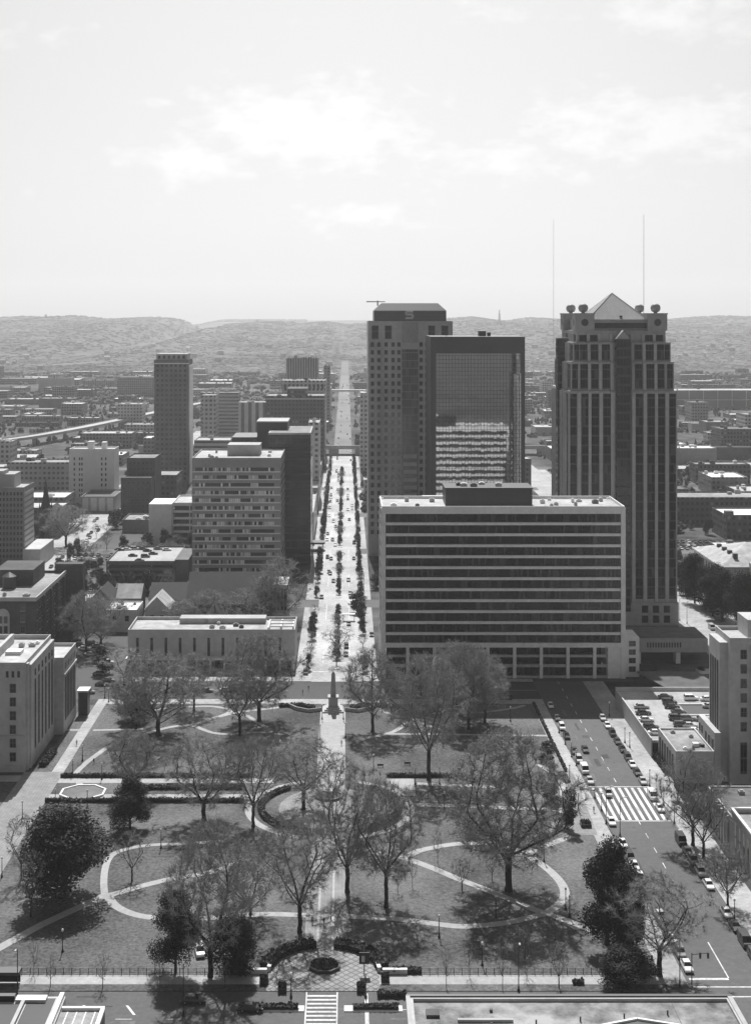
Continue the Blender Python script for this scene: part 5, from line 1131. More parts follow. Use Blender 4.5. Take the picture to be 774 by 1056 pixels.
# hedges and beds: leafy boxes
def hedge(pts, w, hgt, label, z=.1, cat='hedge', name='hedge', group=None):
    x0, y0 = pts[len(pts) // 2]; t = thing(name, label, cat, (x0, y0, z), 0, group); b = MB(); L, Rr = ribbon(pts, w * .8)
    for i in range(len(pts) - 1):
        a = [(*L[i], z), (*Rr[i], z), (*Rr[i], z + hgt * .85), (*L[i], z + hgt * .85)]; c = [(*L[i + 1], z), (*Rr[i + 1], z), (*Rr[i + 1], z + hgt * .85), (*L[i + 1], z + hgt * .85)]
        for k in range(4): b.quad(a[k], a[(k + 1) % 4], c[(k + 1) % 4], c[k])
        n = int(math.hypot(pts[i + 1][0] - pts[i][0], pts[i + 1][1] - pts[i][1]) * 26 * w)
        for _ in range(n):
            f = random.random(); u = random.random(); px_ = L[i][0] + (L[i + 1][0] - L[i][0]) * f; py_ = L[i][1] + (L[i + 1][1] - L[i][1]) * f; qx = Rr[i][0] + (Rr[i + 1][0] - Rr[i][0]) * f; qy = Rr[i][1] + (Rr[i + 1][1] - Rr[i][1]) * f
            c_ = Vector((px_ + (qx - px_) * (u * 1.25 - .12), py_ + (qy - py_) * (u * 1.25 - .12), z + hgt * random.uniform(.25, 1.05))); s = random.uniform(.1, .26); a_ = Vector((random.uniform(-1, 1), random.uniform(-1, 1), random.uniform(-.6, .6))).normalized() * s; d_ = a_.orthogonal().normalized() * s
            b.quad(tuple(c_ - a_ - d_), tuple(c_ + a_ - d_), tuple(c_ + a_ + d_), tuple(c_ - a_ + d_))
    part(t, 'foliage', b, M_hedge); return t
def arc(r, a0, a1, n=16, cx=CXX, cy=CYY): return [(cx + r * math.cos(R(a0 + (a1 - a0) * i / n)), cy + r * math.sin(R(a0 + (a1 - a0) * i / n))) for i in range(n + 1)]
hedge([(-79, 356.4), (-60, 356.4), (-40, 356.4), (-27, 356.4)], 1.1, 1.1, 'long straight dark hedge along the near side of the left cross promenade')
hedge([(-60, 366.4), (-50, 366.4), (-28, 366.4)], 2.0, .9, 'low planted bed down the middle of the left cross promenade')
hedge([(-79, 375.6), (-60, 375.6), (-40, 375.6), (-26, 375.6)], 1.0, 1.1, 'straight dark hedge along the far side of the left cross promenade')
hedge([(11, 375.6), (24, 375.6), (33, 375.6)], 1.0, 1.1, 'short dark hedge along the far side of the right cross promenade')
hedge(arc(17.8, 128, 236), 1.7, 1.1, 'curved hedge on the left of the round plaza'); hedge(arc(17.8, -56, 52), 1.7, 1.1, 'curved hedge on the right of the round plaza')
hedge([(-22, 443), (-15, 444), (-10.5, 441)], 2.0, 1.0, 'curved clipped hedge left of the obelisk'); hedge([(13.5, 443), (6.5, 444), (1.5, 441)], 2.0, 1.0, 'curved clipped hedge right of the obelisk')
hedge(arc(11.6, 170, 100, 10, -4.3, 263.5), 2.8, 1.3, 'curved dark hedge behind the left forecourt wall'); hedge(arc(11.6, 10, 80, 10, -4.3, 263.5), 2.8, 1.3, 'curved dark hedge behind the right forecourt wall')
hedge([(-18.4, 250.2), (-8.9, 250.2)], 1.4, .7, 'dark hedge in the planter island left of the front crosswalk', .2); hedge([(1.2, 250.2), (9.6, 250.2)], 1.4, .7, 'dark hedge in the planter island right of the front crosswalk', .2)
hedge([(61.4, 380), (61.4, 410), (61.4, 446)], .8, .9, 'long thin hedge along the park edge of the avenue walk'); hedge([(55.8, 341), (57, 349), (57.5, 354)], 2.2, 1.1, 'dark clipped hedge beside the planter on the right plaza')
hedge([(31, 461.6 - 10), (55, 451.6)], 1.6, 1.2, 'shadowed hedge between the park and the rear street before the office block'); hedge([(-86, 384), (-85.4, 396)], 2.4, 1.6, 'foundation shrubs along the courthouse side')
hedge([(89.0, 378), (89.0, 401)], 1.3, 2.0, 'shrubs along the low stone wing beside the avenue pavement'); hedge([(89.3, 345), (89.8, 368)], 2.4, 1.6, 'ragged shrubs between the stone annex and the avenue pavement')
hedge([(-24, 264.6), (-19.5, 265.2)], 4.5, 1.4, 'low spreading juniper beside the left end of the forecourt wall')
hedge([(9.0, 264.0), (14.5, 264.0)], 1.6, 1.0, 'low dark shrub row beside the right end of the forecourt wall')
hedge([(5.8, 254.9), (11.2, 254.9)], 1.5, .9, 'dark kerbside planter hedge right of the forecourt', .1)
hedge([(43.2, 259.6), (45.4, 259.6)], 1.4, .7, 'shrub at the foot of the small bare tree on the right verge', .12)

# ------------------------------------------------------------------ park furniture
def poly_wall(name, label, pts, w, z0, z1, m, cap=None, cat='wall'):
    t = thing(name, label, cat, (pts[len(pts) // 2][0], pts[len(pts) // 2][1], z0)); L, Rr = ribbon(pts, w); b = MB()
    for i in range(len(pts) - 1):
        b.quad((*L[i], z0), (*Rr[i], z0), (*Rr[i], z1), (*L[i], z1)) if i == 0 else None
        b.quad((*Rr[i], z0), (*Rr[i + 1], z0), (*Rr[i + 1], z1), (*Rr[i], z1)); b.quad((*L[i + 1], z0), (*L[i], z0), (*L[i], z1), (*L[i + 1], z1)); b.quad((*Rr[i], z1), (*Rr[i + 1], z1), (*L[i + 1], z1), (*L[i], z1))
    i = len(pts) - 1; b.quad((*Rr[i], z0), (*L[i], z0), (*L[i], z1), (*Rr[i], z1)); part(t, 'wall_body', b, m)
    if cap:
        L, Rr = ribbon(pts, w + .25); b = MB()
        for i in range(len(pts) - 1):
            b.quad((*Rr[i], z1 + .15), (*Rr[i + 1], z1 + .15), (*L[i + 1], z1 + .15), (*L[i], z1 + .15)); b.quad((*Rr[i], z1 + .003), (*Rr[i + 1], z1 + .003), (*Rr[i + 1], z1 + .15), (*Rr[i], z1 + .15)); b.quad((*L[i + 1], z1 + .003), (*L[i], z1 + .003), (*L[i], z1 + .15), (*L[i + 1], z1 + .15))
        part(t, 'coping', b, cap)
    return t
poly_wall('forecourt_wall', 'curved low stone wall closing the left side of the forecourt', FCP[1:5] , .5, .1, 1.0, M_stone, M_conc)
poly_wall('forecourt_wall', 'curved low stone wall closing the right side of the forecourt', FCP[7:11], .5, .1, 1.0, M_stone, M_conc)
poly_wall('entrance_wall', 'straight low wall beside the left end of the forecourt', [(-19.5, 263.4), (-15.4, 263.4)], .5, .1, 1.0, M_stone, M_conc); poly_wall('entrance_wall', 'straight low wall beside the right end of the forecourt', [(7.0, 263.4), (11.8, 263.4)], .5, .1, 1.0, M_stone, M_conc)
def octo(cx, cy, rx, ry): return [(cx + rx * math.cos(R(22.5 + 45 * k)), cy + ry * math.sin(R(22.5 + 45 * k))) for k in range(8)]
def basin(name, label, cat, cx, cy, rx, ry, z, fillm, rimm, z0=.19, leafy=False):
    t = thing(name, label, cat, (cx, cy, z0)); o_ = octo(cx, cy, rx, ry); i_ = octo(cx, cy, rx - .55, ry - .55); b = MB()
    for k in range(8):
        q = (k + 1) % 8; b.quad((*o_[k], z0), (*o_[q], z0), (*o_[q], z), (*o_[k], z)); b.quad((*o_[k], z), (*o_[q], z), (*i_[q], z), (*i_[k], z)); b.quad((*i_[k], z), (*i_[q], z), (*i_[q], z0), (*i_[k], z0))
    part(t, 'rim', b, rimm); f = MB(); f.poly([(x, y, z - .18) for x, y in i_])
    if leafy:
        for _ in range(900):
            a = random.uniform(0, 6.28); q = math.sqrt(random.random()); c_ = Vector((cx + (rx - .6) * q * math.cos(a), cy + (ry - .6) * q * math.sin(a), z + random.uniform(-.1, .25))); s = random.uniform(.06, .16); a_ = Vector((random.uniform(-1, 1), random.uniform(-1, 1), random.uniform(-.6, .6))).normalized() * s; d_ = a_.orthogonal().normalized() * s
            f.quad(tuple(c_ - a_ - d_), tuple(c_ + a_ - d_), tuple(c_ + a_ + d_), tuple(c_ - a_ + d_))
    part(t, 'planting' if leafy else 'water', f, fillm); return t
ox, oy = gp(334.5, 998.5); basin('octagonal_planter', 'octagonal planter of dark low plants in the middle of the forecourt', 'planter', ox, oy, 3.3, 3.1, .75, M_hedge, M_dark, .19, True)
ox, oy = gp(85.5, 818.5); basin('octagonal_pool', 'pale rimmed octagonal pool at the left end of the cross promenade', 'pool', ox, oy, 6.4, 5.9, .6, mat('pool_floor', .13, .3, .3, .6), M_conc, .12)
fo = basin('round_fountain', 'dark round fountain basin at the heart of the plaza', 'fountain', -4.6, 360, 4.0, 3.6, .8, M_water, M_dark, .172); b = MB(); b.lathe((-4.6, 360, .3), [(.7, 0), (.5, 1.2), (1.5, 1.7), (1.6, 1.9), (.2, 1.8), (.2, 2.8), (.05, 3.0)], 12); part(fo, 'pedestal', b, M_stone)
for k, (x0, x1) in enumerate(((-18.3, -8.7), (1.0, 9.4))):
    t = thing('planter_island', 'kerbed planter island in the front avenue, %s of the crosswalk' % ('left' if k == 0 else 'right'), 'traffic island', ((x0 + x1) / 2, 250.2, 0)); part(t, 'kerb', MB().box(x0 - 1.4, 249.2, 0, x1 + .9, 251.2, .2), M_conc)
# obelisk
ox, oy = gp(343.5, 733); t = thing('obelisk', 'tall dark obelisk on a tiered stone base facing the central street', 'monument', (ox, oy, .12)); ob = []
for k, (r_, z0, z1) in enumerate(((3.4, 0, .5), (2.8, .5, 1.0), (2.2, 1.0, 1.5))): part(t, 'step', MB().box(ox - r_, oy - r_, .12 + z0, ox + r_, oy + r_, .12 + z1 - .002), M_stone)
part(t, 'pedestal', MB().box(ox - 1.5, oy - 1.5, 1.62, ox + 1.5, oy + 1.5, 4.4).box(ox - 1.75, oy - 1.75, 4.4, ox + 1.75, oy + 1.75, 4.8), M_granite)
b = MB(); b.prism([(ox - .95, oy - .95), (ox + .95, oy - .95), (ox + .95, oy + .95), (ox - .95, oy + .95)], 4.81, 4.9); n = len(b.v)
b.v += [(ox - .9, oy - .9, 4.9), (ox + .9, oy - .9, 4.9), (ox + .9, oy + .9, 4.9), (ox - .9, oy + .9, 4.9), (ox - .6, oy - .6, 11.9), (ox + .6, oy - .6, 11.9), (ox + .6, oy + .6, 11.9), (ox - .6, oy + .6, 11.9), (ox, oy, 12.9)]
for k in range(4): q = (k + 1) % 4; b.f += [(n + k, n + q, n + 4 + q, n + 4 + k), (n + 4 + k, n + 4 + q, n + 8)]; b.m += [0, 0]
part(t, 'shaft', b, M_granite)
for sx in (-1, 1): poly_wall('obelisk_wall', 'curved pale wall and steps sweeping %s from the obelisk' % ('left' if sx < 0 else 'right'), [(ox + sx * 3.7, oy - .5), (ox + sx * 8, oy - 2.2), (ox + sx * 12, oy + .5), (ox + sx * 15, oy + 5)], .5, .12, 1.0, M_stone, M_dark)

# people: one continuous skinned body, graded by height into shoes, trousers, coat, face and hair
def body_mesh(pose, coat, legs_m):
    J = {'pelvis': (0, 0, .95, .13), 'waist': (0, 0, 1.1, .13), 'chest': (0, 0, 1.32, .155), 'neck': (0, 0, 1.5, .055), 'chin': (0, -.02, 1.58, .075), 'head': (0, -.01, 1.67, .10), 'crown': (0, .01, 1.75, .07)}
    sw = .22 if pose == 'walk' else .02
    for s, nm in ((-1, 'l'), (1, 'r')):
        d = sw * s; J.update({'hip' + nm: (.09 * s, 0, .88, .095), 'knee' + nm: (.1 * s, -d * .7 - .03, .5, .065), 'ankle' + nm: (.1 * s, -d + .03, .09, .045), 'toe' + nm: (.11 * s, -d - .13, .04, .035), 'sh' + nm: (.18 * s, 0, 1.42, .07), 'elbow' + nm: (.25 * s, d * .5 + .03, 1.14, .048), 'wrist' + nm: (.26 * s, d * .8 - .06, .9, .035), 'hand' + nm: (.26 * s, d * .8 - .08, .8, .04)})
    E = [('pelvis', 'waist'), ('waist', 'chest'), ('chest', 'neck'), ('neck', 'chin'), ('chin', 'head'), ('head', 'crown')]
    for nm in 'lr': E += [('pelvis', 'hip' + nm), ('hip' + nm, 'knee' + nm), ('knee' + nm, 'ankle' + nm), ('ankle' + nm, 'toe' + nm), ('chest', 'sh' + nm), ('sh' + nm, 'elbow' + nm), ('elbow' + nm, 'wrist' + nm), ('wrist' + nm, 'hand' + nm)]
    K = list(J); me = bpy.data.meshes.new('body'); me.from_pydata([J[k][:3] for k in K], [(K.index(a), K.index(b)) for a, b in E], [])
    o = bpy.data.objects.new('person', me); C.objects.link(o); sk = o.modifiers.new('skin', 'SKIN'); ss = o.modifiers.new('sub', 'SUBSURF'); ss.levels = 1
    if not me.skin_vertices: me.attributes.new if False else None
    bpy.context.view_layer.update()
    if me.skin_vertices:
        for i, k in enumerate(K): me.skin_vertices[0].data[i].radius = (J[k][3], J[k][3]); me.skin_vertices[0].data[i].use_root = (i == 0)
    dg = bpy.context.evaluated_depsgraph_get(); m2 = bpy.data.meshes.new_from_object(o.evaluated_get(dg)); bpy.data.objects.remove(o)
    m2.materials.clear()
    for m in (legs_m, coat, M_skin, M_dark): m2.materials.append(m)
    for p in m2.polygons:
        z = p.center.z; x = abs(p.center.x); p.material_index = 2 if (z > 1.5 and z < 1.72 and p.center.y < .03) or (x > .21 and z < .9) else (3 if z > 1.55 or z < .08 else (1 if z > .93 else 0)); p.use_smooth = True
    return m2
BM = [body_mesh('walk', M_cloth, M_cloth), body_mesh('stand', M_cloth2, M_cloth), body_mesh('walk', PAINT['grey'], M_cloth), body_mesh('walk', M_cloth, M_cloth2)]
PPL = [(96.7, 788, 0, .6, 'person in dark clothes walking on the curved path left of the round twiggy tree'), (79, 769, 1, 0, 'person in a pale top standing by the left brick walk'), (41, 838, 0, 2.8, 'dark dressed person walking down the brick walk at the left'), (367, 868, 0, 3, 'dark dressed person near the right hedge of the plaza'), (322, 953, 2, 0, 'person in a grey coat on the central path north of the fountain'), (352, 769, 1, 0, 'person in a pale top on the path before the obelisk'),
    (189, 727, 0, 1.6, 'dark dressed person on the path in front of the library'), (334, 955, 3, 3, 'person in dark coat and pale trousers on the central path'), (318, 712, 0, .5, 'dark dressed person at the street corner left of the obelisk'), (312, 716, 2, 2, 'person in a grey coat at the street corner left of the obelisk'), (597, 812, 0, .2, 'dark dressed person on the avenue walk by the crosswalk'), (692, 826, 3, 3, 'person in pale trousers on the right pavement beyond the crosswalk'), (612, 838, 1, 0, 'person in a pale top waiting by the avenue crosswalk'), (375, 716, 2, 1, 'person in a grey coat on the street corner right of the obelisk'), (85, 784, 3, 4, 'person in pale trousers under the lamp by the left walk')]
for px, py, k, rz, lb in PPL:
    x, y = gp(px, py, .14); o = link('person', BM[k], None, (x, y, .135), rz); tag(o, lb, 'person', 'people walking in the park')

# lamps
def lamp_proto(hgt, kind):
    t = link('park_lamp' if kind == 'globe' else 'street_lamp', None)
    b = MB(); b.lathe((0, 0, 0), [(.28, 0), (.28, .25), (.16, .4), (.14, .9)], 8); link('base', b.mesh('base', M_black), t)
    b = MB(); b.tube((0, 0, .9), (0, 0, hgt - .5), .10, .075, 8); link('pole', b.mesh('pole', M_black), t)
    b = MB()
    if kind == 'globe': b.lathe((0, 0, hgt - .5), [(.1, 0), (.22, .12), (.25, .3), (.2, .48), (.08, .58)], 10); link('lamp_globe', b.mesh('lamp_globe', M_lamp), t)
    else:
        b.tube((0, 0, hgt - .5), (1.3, 0, hgt), .06, .05, 6); link('arm', b.mesh('arm', M_black), t); b = MB().box(1.1, -.16, hgt - .08, 1.9, .16, hgt + .1); link('lamp_head', b.mesh('lamp_head', M_conc2), t)
    return t
LP = {'globe': lamp_proto(4.6, 'globe'), 'mast': lamp_proto(9.5, 'mast')}; USED = set()
def lamp(px, py, kind, label, group, rz=0, z=.13):
    x, y = gp(px, py, z); o = LP[kind] if kind not in USED else dup(LP[kind]); USED.add(kind); o.location = (x, y, z); o.rotation_euler = (0, 0, rz); return tag(o, label, 'lamp', group)
def ords(lst, fmt, kind, group, rz=0, z=.13):
    for i, (px, py) in enumerate(lst): lamp(px, py, kind, fmt % ORD[i], group, rz, z)
ords([(513, 729), (526, 744), (576, 756), (582.6, 768), (589, 781), (594, 790), (587, 806), (613, 823), (620, 836), (596, 836)], '%s dark lamp post from the far end of the left avenue walk', 'globe', 'lamps on the left avenue walk')
ords([(628, 739), (644, 766), (649, 771), (669.6, 811), (684, 831), (695, 849), (757, 950)], '%s dark lamp post from the far end on the right avenue pavement', 'globe', 'lamps on the right avenue pavement')
ords([(108, 720), (112, 724), (85, 785), (105, 804), (57, 832), (90, 833), (23, 845), (2, 905), (75, 800)], '%s thin lamp post from the far end along the left brick walk', 'globe', 'lamps along the left walk')
ords([(330, 763), (356, 761), (332, 742), (354, 742)], '%s lamp post of the four flanking the path before the obelisk', 'globe', 'lamps before the obelisk')
ords([(403, 742), (428, 809), (453, 809), (458, 835), (385, 795), (487, 860)], '%s lamp post from the obelisk on the right lawn beyond the plaza', 'globe', 'lamps on the far right lawn')
ords([(166, 875), (64.5, 982), (452.6, 967), (511, 946), (560.6, 889), (583, 938), (587, 946), (497, 996)], '%s lamp post from the left on the near lawns', 'globe', 'lamps on the near lawns')
ords([(300, 1029), (377, 1029)], '%s lamp post of the pair at the front corners of the forecourt', 'globe', 'forecourt lamps')
ords([(18, 1029), (534.5, 1022), (189, 1048), (700.6, 1018)], '%s tall street lamp from the left along the front avenue', 'mast', 'street lamps of the front avenue', R(-90))
ords([(624.7, 850), (639, 862), (700.5, 640), (708, 643)], '%s tall arm lamp from the near end beside the avenue crosswalk or right street', 'mast', 'tall lamps beside the avenues')
for i, (px, py) in enumerate(((330, 560), (338, 520), (326, 610), (369, 560), (367, 520), (375, 610), (341, 490))):
    lamp(px, py, 'mast', '%s tall lamp among the trees lining the central street' % ORD[i], 'lamps of the central street', 0 if px < 350 else math.pi)
# fences
def fence(label, x0, x1, y, n):
    t = thing('iron_fence', label, 'fence', ((x0 + x1) / 2, y, .12)); 
    for i in range(n + 1):
        x = x0 + (x1 - x0) * i / n; part(t, 'post', MB().box(x - .06, y - .06, .12, x + .06, y + .06, 1.35), M_black)
    b = MB()
    for z in (.4, 1.15): b.box(x0, y - .02, z, x1, y + .02, z + .05)
    k = int((x1 - x0) / .3)
    for i in range(k): x = x0 + .15 + i * .3; b.box(x - .012, y - .012, .3, x + .012, y + .012, 1.2)
    part(t, 'railing', b, M_black)
fence('long black iron fence along the front edge of the left lawn', -79, -21, 263.3, 36); fence('long black iron fence along the front edge of the right lawn', 13, 60, 263.3, 30)
# signs, boxes, shelter
x, y = gp(375.5, 1006); t = thing('notice_board', 'dark square notice board on a post at the right of the forecourt', 'sign', (x, y, .19)); part(t, 'post', MB().box(x - .1, y - .1, .19, x + .1, y + .1, 2.2), M_black); part(t, 'board', MB().box(x - 1.0, y - .12, 2.21, x + 1.0, y + .12, 4.4), M_black); part(t, 'notice', MB().box(x - .55, y - .14, 2.6, x + .1, y - .125, 3.8), M_conc2)
x, y = gp(8, 1017); t = thing('bus_shelter', 'dark bus shelter roof on posts at the left edge of the front pavement', 'bus shelter', (x, y, .13)); part(t, 'roof', MB().box(x - 4, y - 1.2, 2.5, x + 2.4, y + 1.2, 3.1), M_dark); part(t, 'back_panel', MB().box(x - 3.9, y + .9, .3, x + 2.2, y + 1.0, 2.49), M_cglass)
for sx in (-3.7, 2.1): part(t, 'post', MB().box(x + sx - .08, y - .9, .13, x + sx + .08, y - .74, 2.49), M_black)
for i, (px, py) in enumerate(((603.5, 852), (291, 1022), (372, 1022), (397, 1012), (272, 1014))):
    x, y = gp(px, py, .13); t = thing('planter_box', '%s dark square planter box %s' % (('large', 'small', 'small', 'small', 'small')[i], ('under the lamp on the right brick plaza', 'at the left kerb of the forecourt', 'at the right kerb of the forecourt', 'beside the right forecourt wall', 'beside the left forecourt wall')[i]), 'planter', (x, y, .13)); s = 1.3 if i == 0 else .8
    part(t, 'box', MB().box(x - s, y - s, .13, x + s, y + s, .95), M_dark); b = MB()
    for _ in range(260):
        c_ = Vector((x + random.uniform(-s, s) * .9, y + random.uniform(-s, s) * .9, random.uniform(.9, 1.5))); a_ = Vector((random.uniform(-1, 1), random.uniform(-1, 1), random.uniform(-1, 1))).normalized() * .13; d_ = a_.orthogonal(); b.quad(tuple(c_ - a_ - d_), tuple(c_ + a_ - d_), tuple(c_ + a_ + d_), tuple(c_ - a_ + d_))
    part(t, 'plants', b, M_hedge)
x, y = gp(285.5, 766); t = thing('pedestal_statue', 'dark standing statue on a square pedestal left of the central path', 'statue', (x, y, .12)); part(t, 'pedestal', MB().box(x - 1.1, y - 1.1, .12, x + 1.1, y + 1.1, .6).box(x - .8, y - .8, .6, x + .8, y + .8, 2.6), M_stone)
o = link('figure', BM[1].copy(), t, (0, 0, 2.49)); o.scale = (1.5, 1.5, 1.5); o.data.materials.clear(); [o.data.materials.append(M_granite) for _ in range(4)]
for i, (px, py) in enumerate(((303, 790), (392, 792), (120, 832), (420, 790), (175, 812), (232, 812))):
    x, y = gp(px, py); t = thing('park_bench', 'dark slatted park bench %s' % ('left of the path before the fountain', 'right of the path before the fountain', 'beside the octagonal pool', 'near the short hedge of the right cross promenade', 'on the left half of the cross promenade', 'on the cross promenade nearer the plaza')[i], 'bench', (x, y, .13), 0)
    part(t, 'seat', MB().box(x - .9, y - .25, .55, x + .9, y + .25, .62), M_dark); part(t, 'backrest', MB().box(x - .9, y + .2, .63, x + .9, y + .26, 1.05), M_dark)
    for sx in (-.75, .75): part(t, 'leg', MB().box(x + sx - .05, y - .22, .13, x + sx + .05, y + .22, .549), M_dark)
x, y = gp(327, 567); t = thing('entrance_canopy', 'dark round ended entrance canopy over the left pavement of the central street', 'canopy', (x, y, .13)); part(t, 'canopy', MB().prism([(-20, y - 4), (-12.5, y - 4), (-11.6, y - 2), (-11.6, y + 2), (-12.5, y + 4), (-20, y + 4)], 3.6, 4.6), M_dark); part(t, 'column', MB().box(-12.9, y - 3.4, .13, -12.5, y - 3.0, 3.59).box(-12.9, y + 3.0, .13, -12.5, y + 3.4, 3.59), M_conc)
x, y = gp(359.5, 640); t = thing('transit_stop', 'small white roofed stop shelter in the right lanes of the central street', 'shelter', (x, y, .02)); part(t, 'roof', MB().box(x - 2.6, y - 1.4, 2.6, x + 2.6, y + 1.4, 2.9), M_white)
for sx in (-2.3, 2.3): part(t, 'post', MB().box(x + sx - .1, y - .1, .02, x + sx + .1, y + .1, 2.59), M_dark)

# traffic signals at the corner on the right
for px, py, lb in ((713, 1016, 'traffic signal post at the near right corner of the avenue junction'), (655, 1019, 'traffic signal post at the near left corner of the avenue junction')):
    x, y = gp(px, py, .13); t = thing('traffic_signal', lb, 'traffic light', (x, y, .13)); b = MB(); b.tube((x, y, .13), (x, y, 6.2), .11, .08, 8); b.tube((x, y, 5.9), (x + 3.2, y, 6.2), .06, .05, 6); part(t, 'pole', b, M_black)
    for dx in (1.6, 3.1):
        hd = part(t, 'signal_head', MB().box(x + dx - .17, y - .17, 5.2, x + dx + .17, y + .17, 6.3), M_black)
        b = MB()
        for k in range(3): b.poly([(x + dx + .11 * math.cos(a_ * math.pi / 6), y - .175, 5.4 + .33 * k + .11 * math.sin(a_ * math.pi / 6)) for a_ in range(12)])
        link('lens', b.mesh('lens', M_tail, base_of(hd)), hd)

# ------------------------------------------------------------------ vehicles
def loft(mb, secs, m=0):
    """secs: (y, half width bottom, half width top, z bottom, z top)"""
    n = len(mb.v)
    for y, w0, w1, z0, z1 in secs:
        zm = z0 + (z1 - z0) * .55; mb.v += [(-w0, y, z0), (w0, y, z0), (w0 * 1.02, y, zm), (w1, y, z1), (-w1, y, z1), (-w0 * 1.02, y, zm)]
    for j in range(len(secs) - 1):
        for i in range(6): a = n + j * 6; mb.f.append((a + i, a + 6 + i, a + 6 + (i + 1) % 6, a + (i + 1) % 6)); mb.m.append(m)
    mb.f.append(tuple(n + i for i in range(6))); mb.m.append(m); k = n + (len(secs) - 1) * 6; mb.f.append(tuple(k + i for i in range(5, -1, -1))); mb.m.append(m)
CARS = {'sedan': (4.8, ((-2.4, .70, .60, .38, .62), (-2.2, .84, .76, .26, .76), (-1.0, .88, .80, .24, .92), (.2, .88, .82, .24, .94), (1.4, .88, .80, .24, .96), (2.2, .84, .74, .28, .90), (2.4, .74, .62, .40, .70)), (-1.05, 1.75, -.35, 1.15, .93, 1.40)),
        'wagon': (4.7, ((-2.35, .70, .62, .42, .7), (-2.15, .86, .78, .32, .9), (-1.1, .9, .82, .3, 1.02), (.5, .9, .84, .3, 1.05), (2.1, .9, .82, .3, 1.05), (2.35, .8, .74, .42, .95)), (-1.15, 2.25, -.5, 2.05, 1.03, 1.72)),
        'van': (5.2, ((-2.6, .8, .7, .45, .9), (-2.4, .95, .86, .35, 1.1), (-1.7, .97, .92, .3, 1.25), (0, .97, .95, .3, 1.3), (2.4, .97, .95, .3, 1.3), (2.6, .9, .88, .4, 1.2)), (-1.9, 2.5, -1.2, 2.4, 1.27, 2.15))}
def car_meshes(kind, paint):
    Ln, secs, (g0, g1, t0, t1, zb, zt) = CARS[kind]; pm = PAINT[paint]; out = {}
    b = MB(); loft(b, secs); wb, wt = .80, .62 if kind == 'sedan' else .70
    if kind == 'van': wb, wt = .93, .84
    b.box(-wt, t0, zt + .002, wt, t1, zt + .05)
    for s in (-1, 1):
        for (ya, yb) in ((g0, t0), (g1, t1), ((g0 + g1) / 2, (t0 + t1) / 2)): b.tube((s * (wb + .012), ya, zb), (s * (wt + .012), yb, zt), .045, .045, 4)
    if kind == 'van': b.box(-.945, .2, 1.32, .945, 2.38, 2.1)
    out['body'] = b
    g = MB(); v = [(-wb, g0, zb - .03), (wb, g0, zb - .03), (wb, g1, zb - .03), (-wb, g1, zb - .03), (-wt, t0, zt), (wt, t0, zt), (wt, t1, zt), (-wt, t1, zt)]; n = len(g.v); g.v += v
    for f in ((0, 1, 5, 4), (1, 2, 6, 5), (2, 3, 7, 6), (3, 0, 4, 7), (4, 5, 6, 7)): g.f.append(f); g.m.append(0)
    out['glass'] = g; ax = Ln * .295; W = []
    for s in (-1, 1):
        for y in (-ax, ax):
            w = MB(); w.tube((s * .62, y, .32), (s * .90, y, .32), .32, .32, 12, 0, True); w.tube((s * .90, y, .32), (s * .905, y, .32), .19, .17, 10, 1, True); W.append(w)
    out['wheel'] = W; out['headlight'] = [MB().box(s * .66 - .14, -Ln / 2 - .01 + .06, .58, s * .66 + .14, -Ln / 2 + .25, .72) for s in (-1, 1)]
    out['tail_light'] = [MB().box(s * .66 - .13, Ln / 2 - .22, .72, s * .66 + .13, Ln / 2 + .0, .86) for s in (-1, 1)]
    return out, pm
CP, CF = {}, {}
def car(x, y, z, rz, kind, paint, label, group, near=True, cat='car'):
    k = (kind, paint)
    nm = 'parked_van' if kind == 'van' else 'parked_car'
    if near:
        if k not in CP:
            o, pm = car_meshes(kind, paint); t = link(nm, None); link('body', o['body'].mesh('body', pm), t); link('window_glass', o['glass'].mesh('window_glass', M_cglass), t)
            for w in o['wheel']: link('wheel', w.mesh('wheel', [M_rubber, M_hub]), t)
            for w in o['headlight']: link('headlight', w.mesh('headlight', M_head), t)
            for w in o['tail_light']: link('tail_light', w.mesh('tail_light', M_tail), t)
            CP[k] = t
        else: t = dup(CP[k])
    else:
        if k not in CF:
            o, pm = car_meshes(kind, paint); b = o['body']; 
            for q, mi in [(o['glass'], 1)] + [(w, 2) for w in o['wheel']]:
                n = len(b.v); b.v += q.v; b.f += [tuple(n + i for i in f) for f in q.f]; b.m += [mi] * len(q.f)
            CF[k] = b.mesh('parked_car', [pm, M_cglass, M_rubber])
        t = link(nm, CF[k])
    t.location = (x, y, z); t.rotation_euler = (0, 0, rz); tag(t, label, 'van' if kind == 'van' else cat, group); return t
rc = random.Random(5)
KN = {'sedan': 'sedan', 'wagon': 'estate car', 'van': 'van'}
def car_row(lst, X, z, rz, where, group, paints=('black', 'dark', 'grey', 'silver', 'white', 'dark')):
    for i, e in enumerate(lst):
        px, py = e[0], e[1]; kind = e[2] if len(e) > 2 else rc.choice(['sedan', 'sedan', 'wagon']); paint = e[3] if len(e) > 3 else rc.choice(paints)
        x, y = gp(px, py, z + .4); x = X if X is not None else x
        car(x, y, z, rz, kind, paint, '%s %s, %s %s' % (paint, KN[kind], ORD[i], where), group)
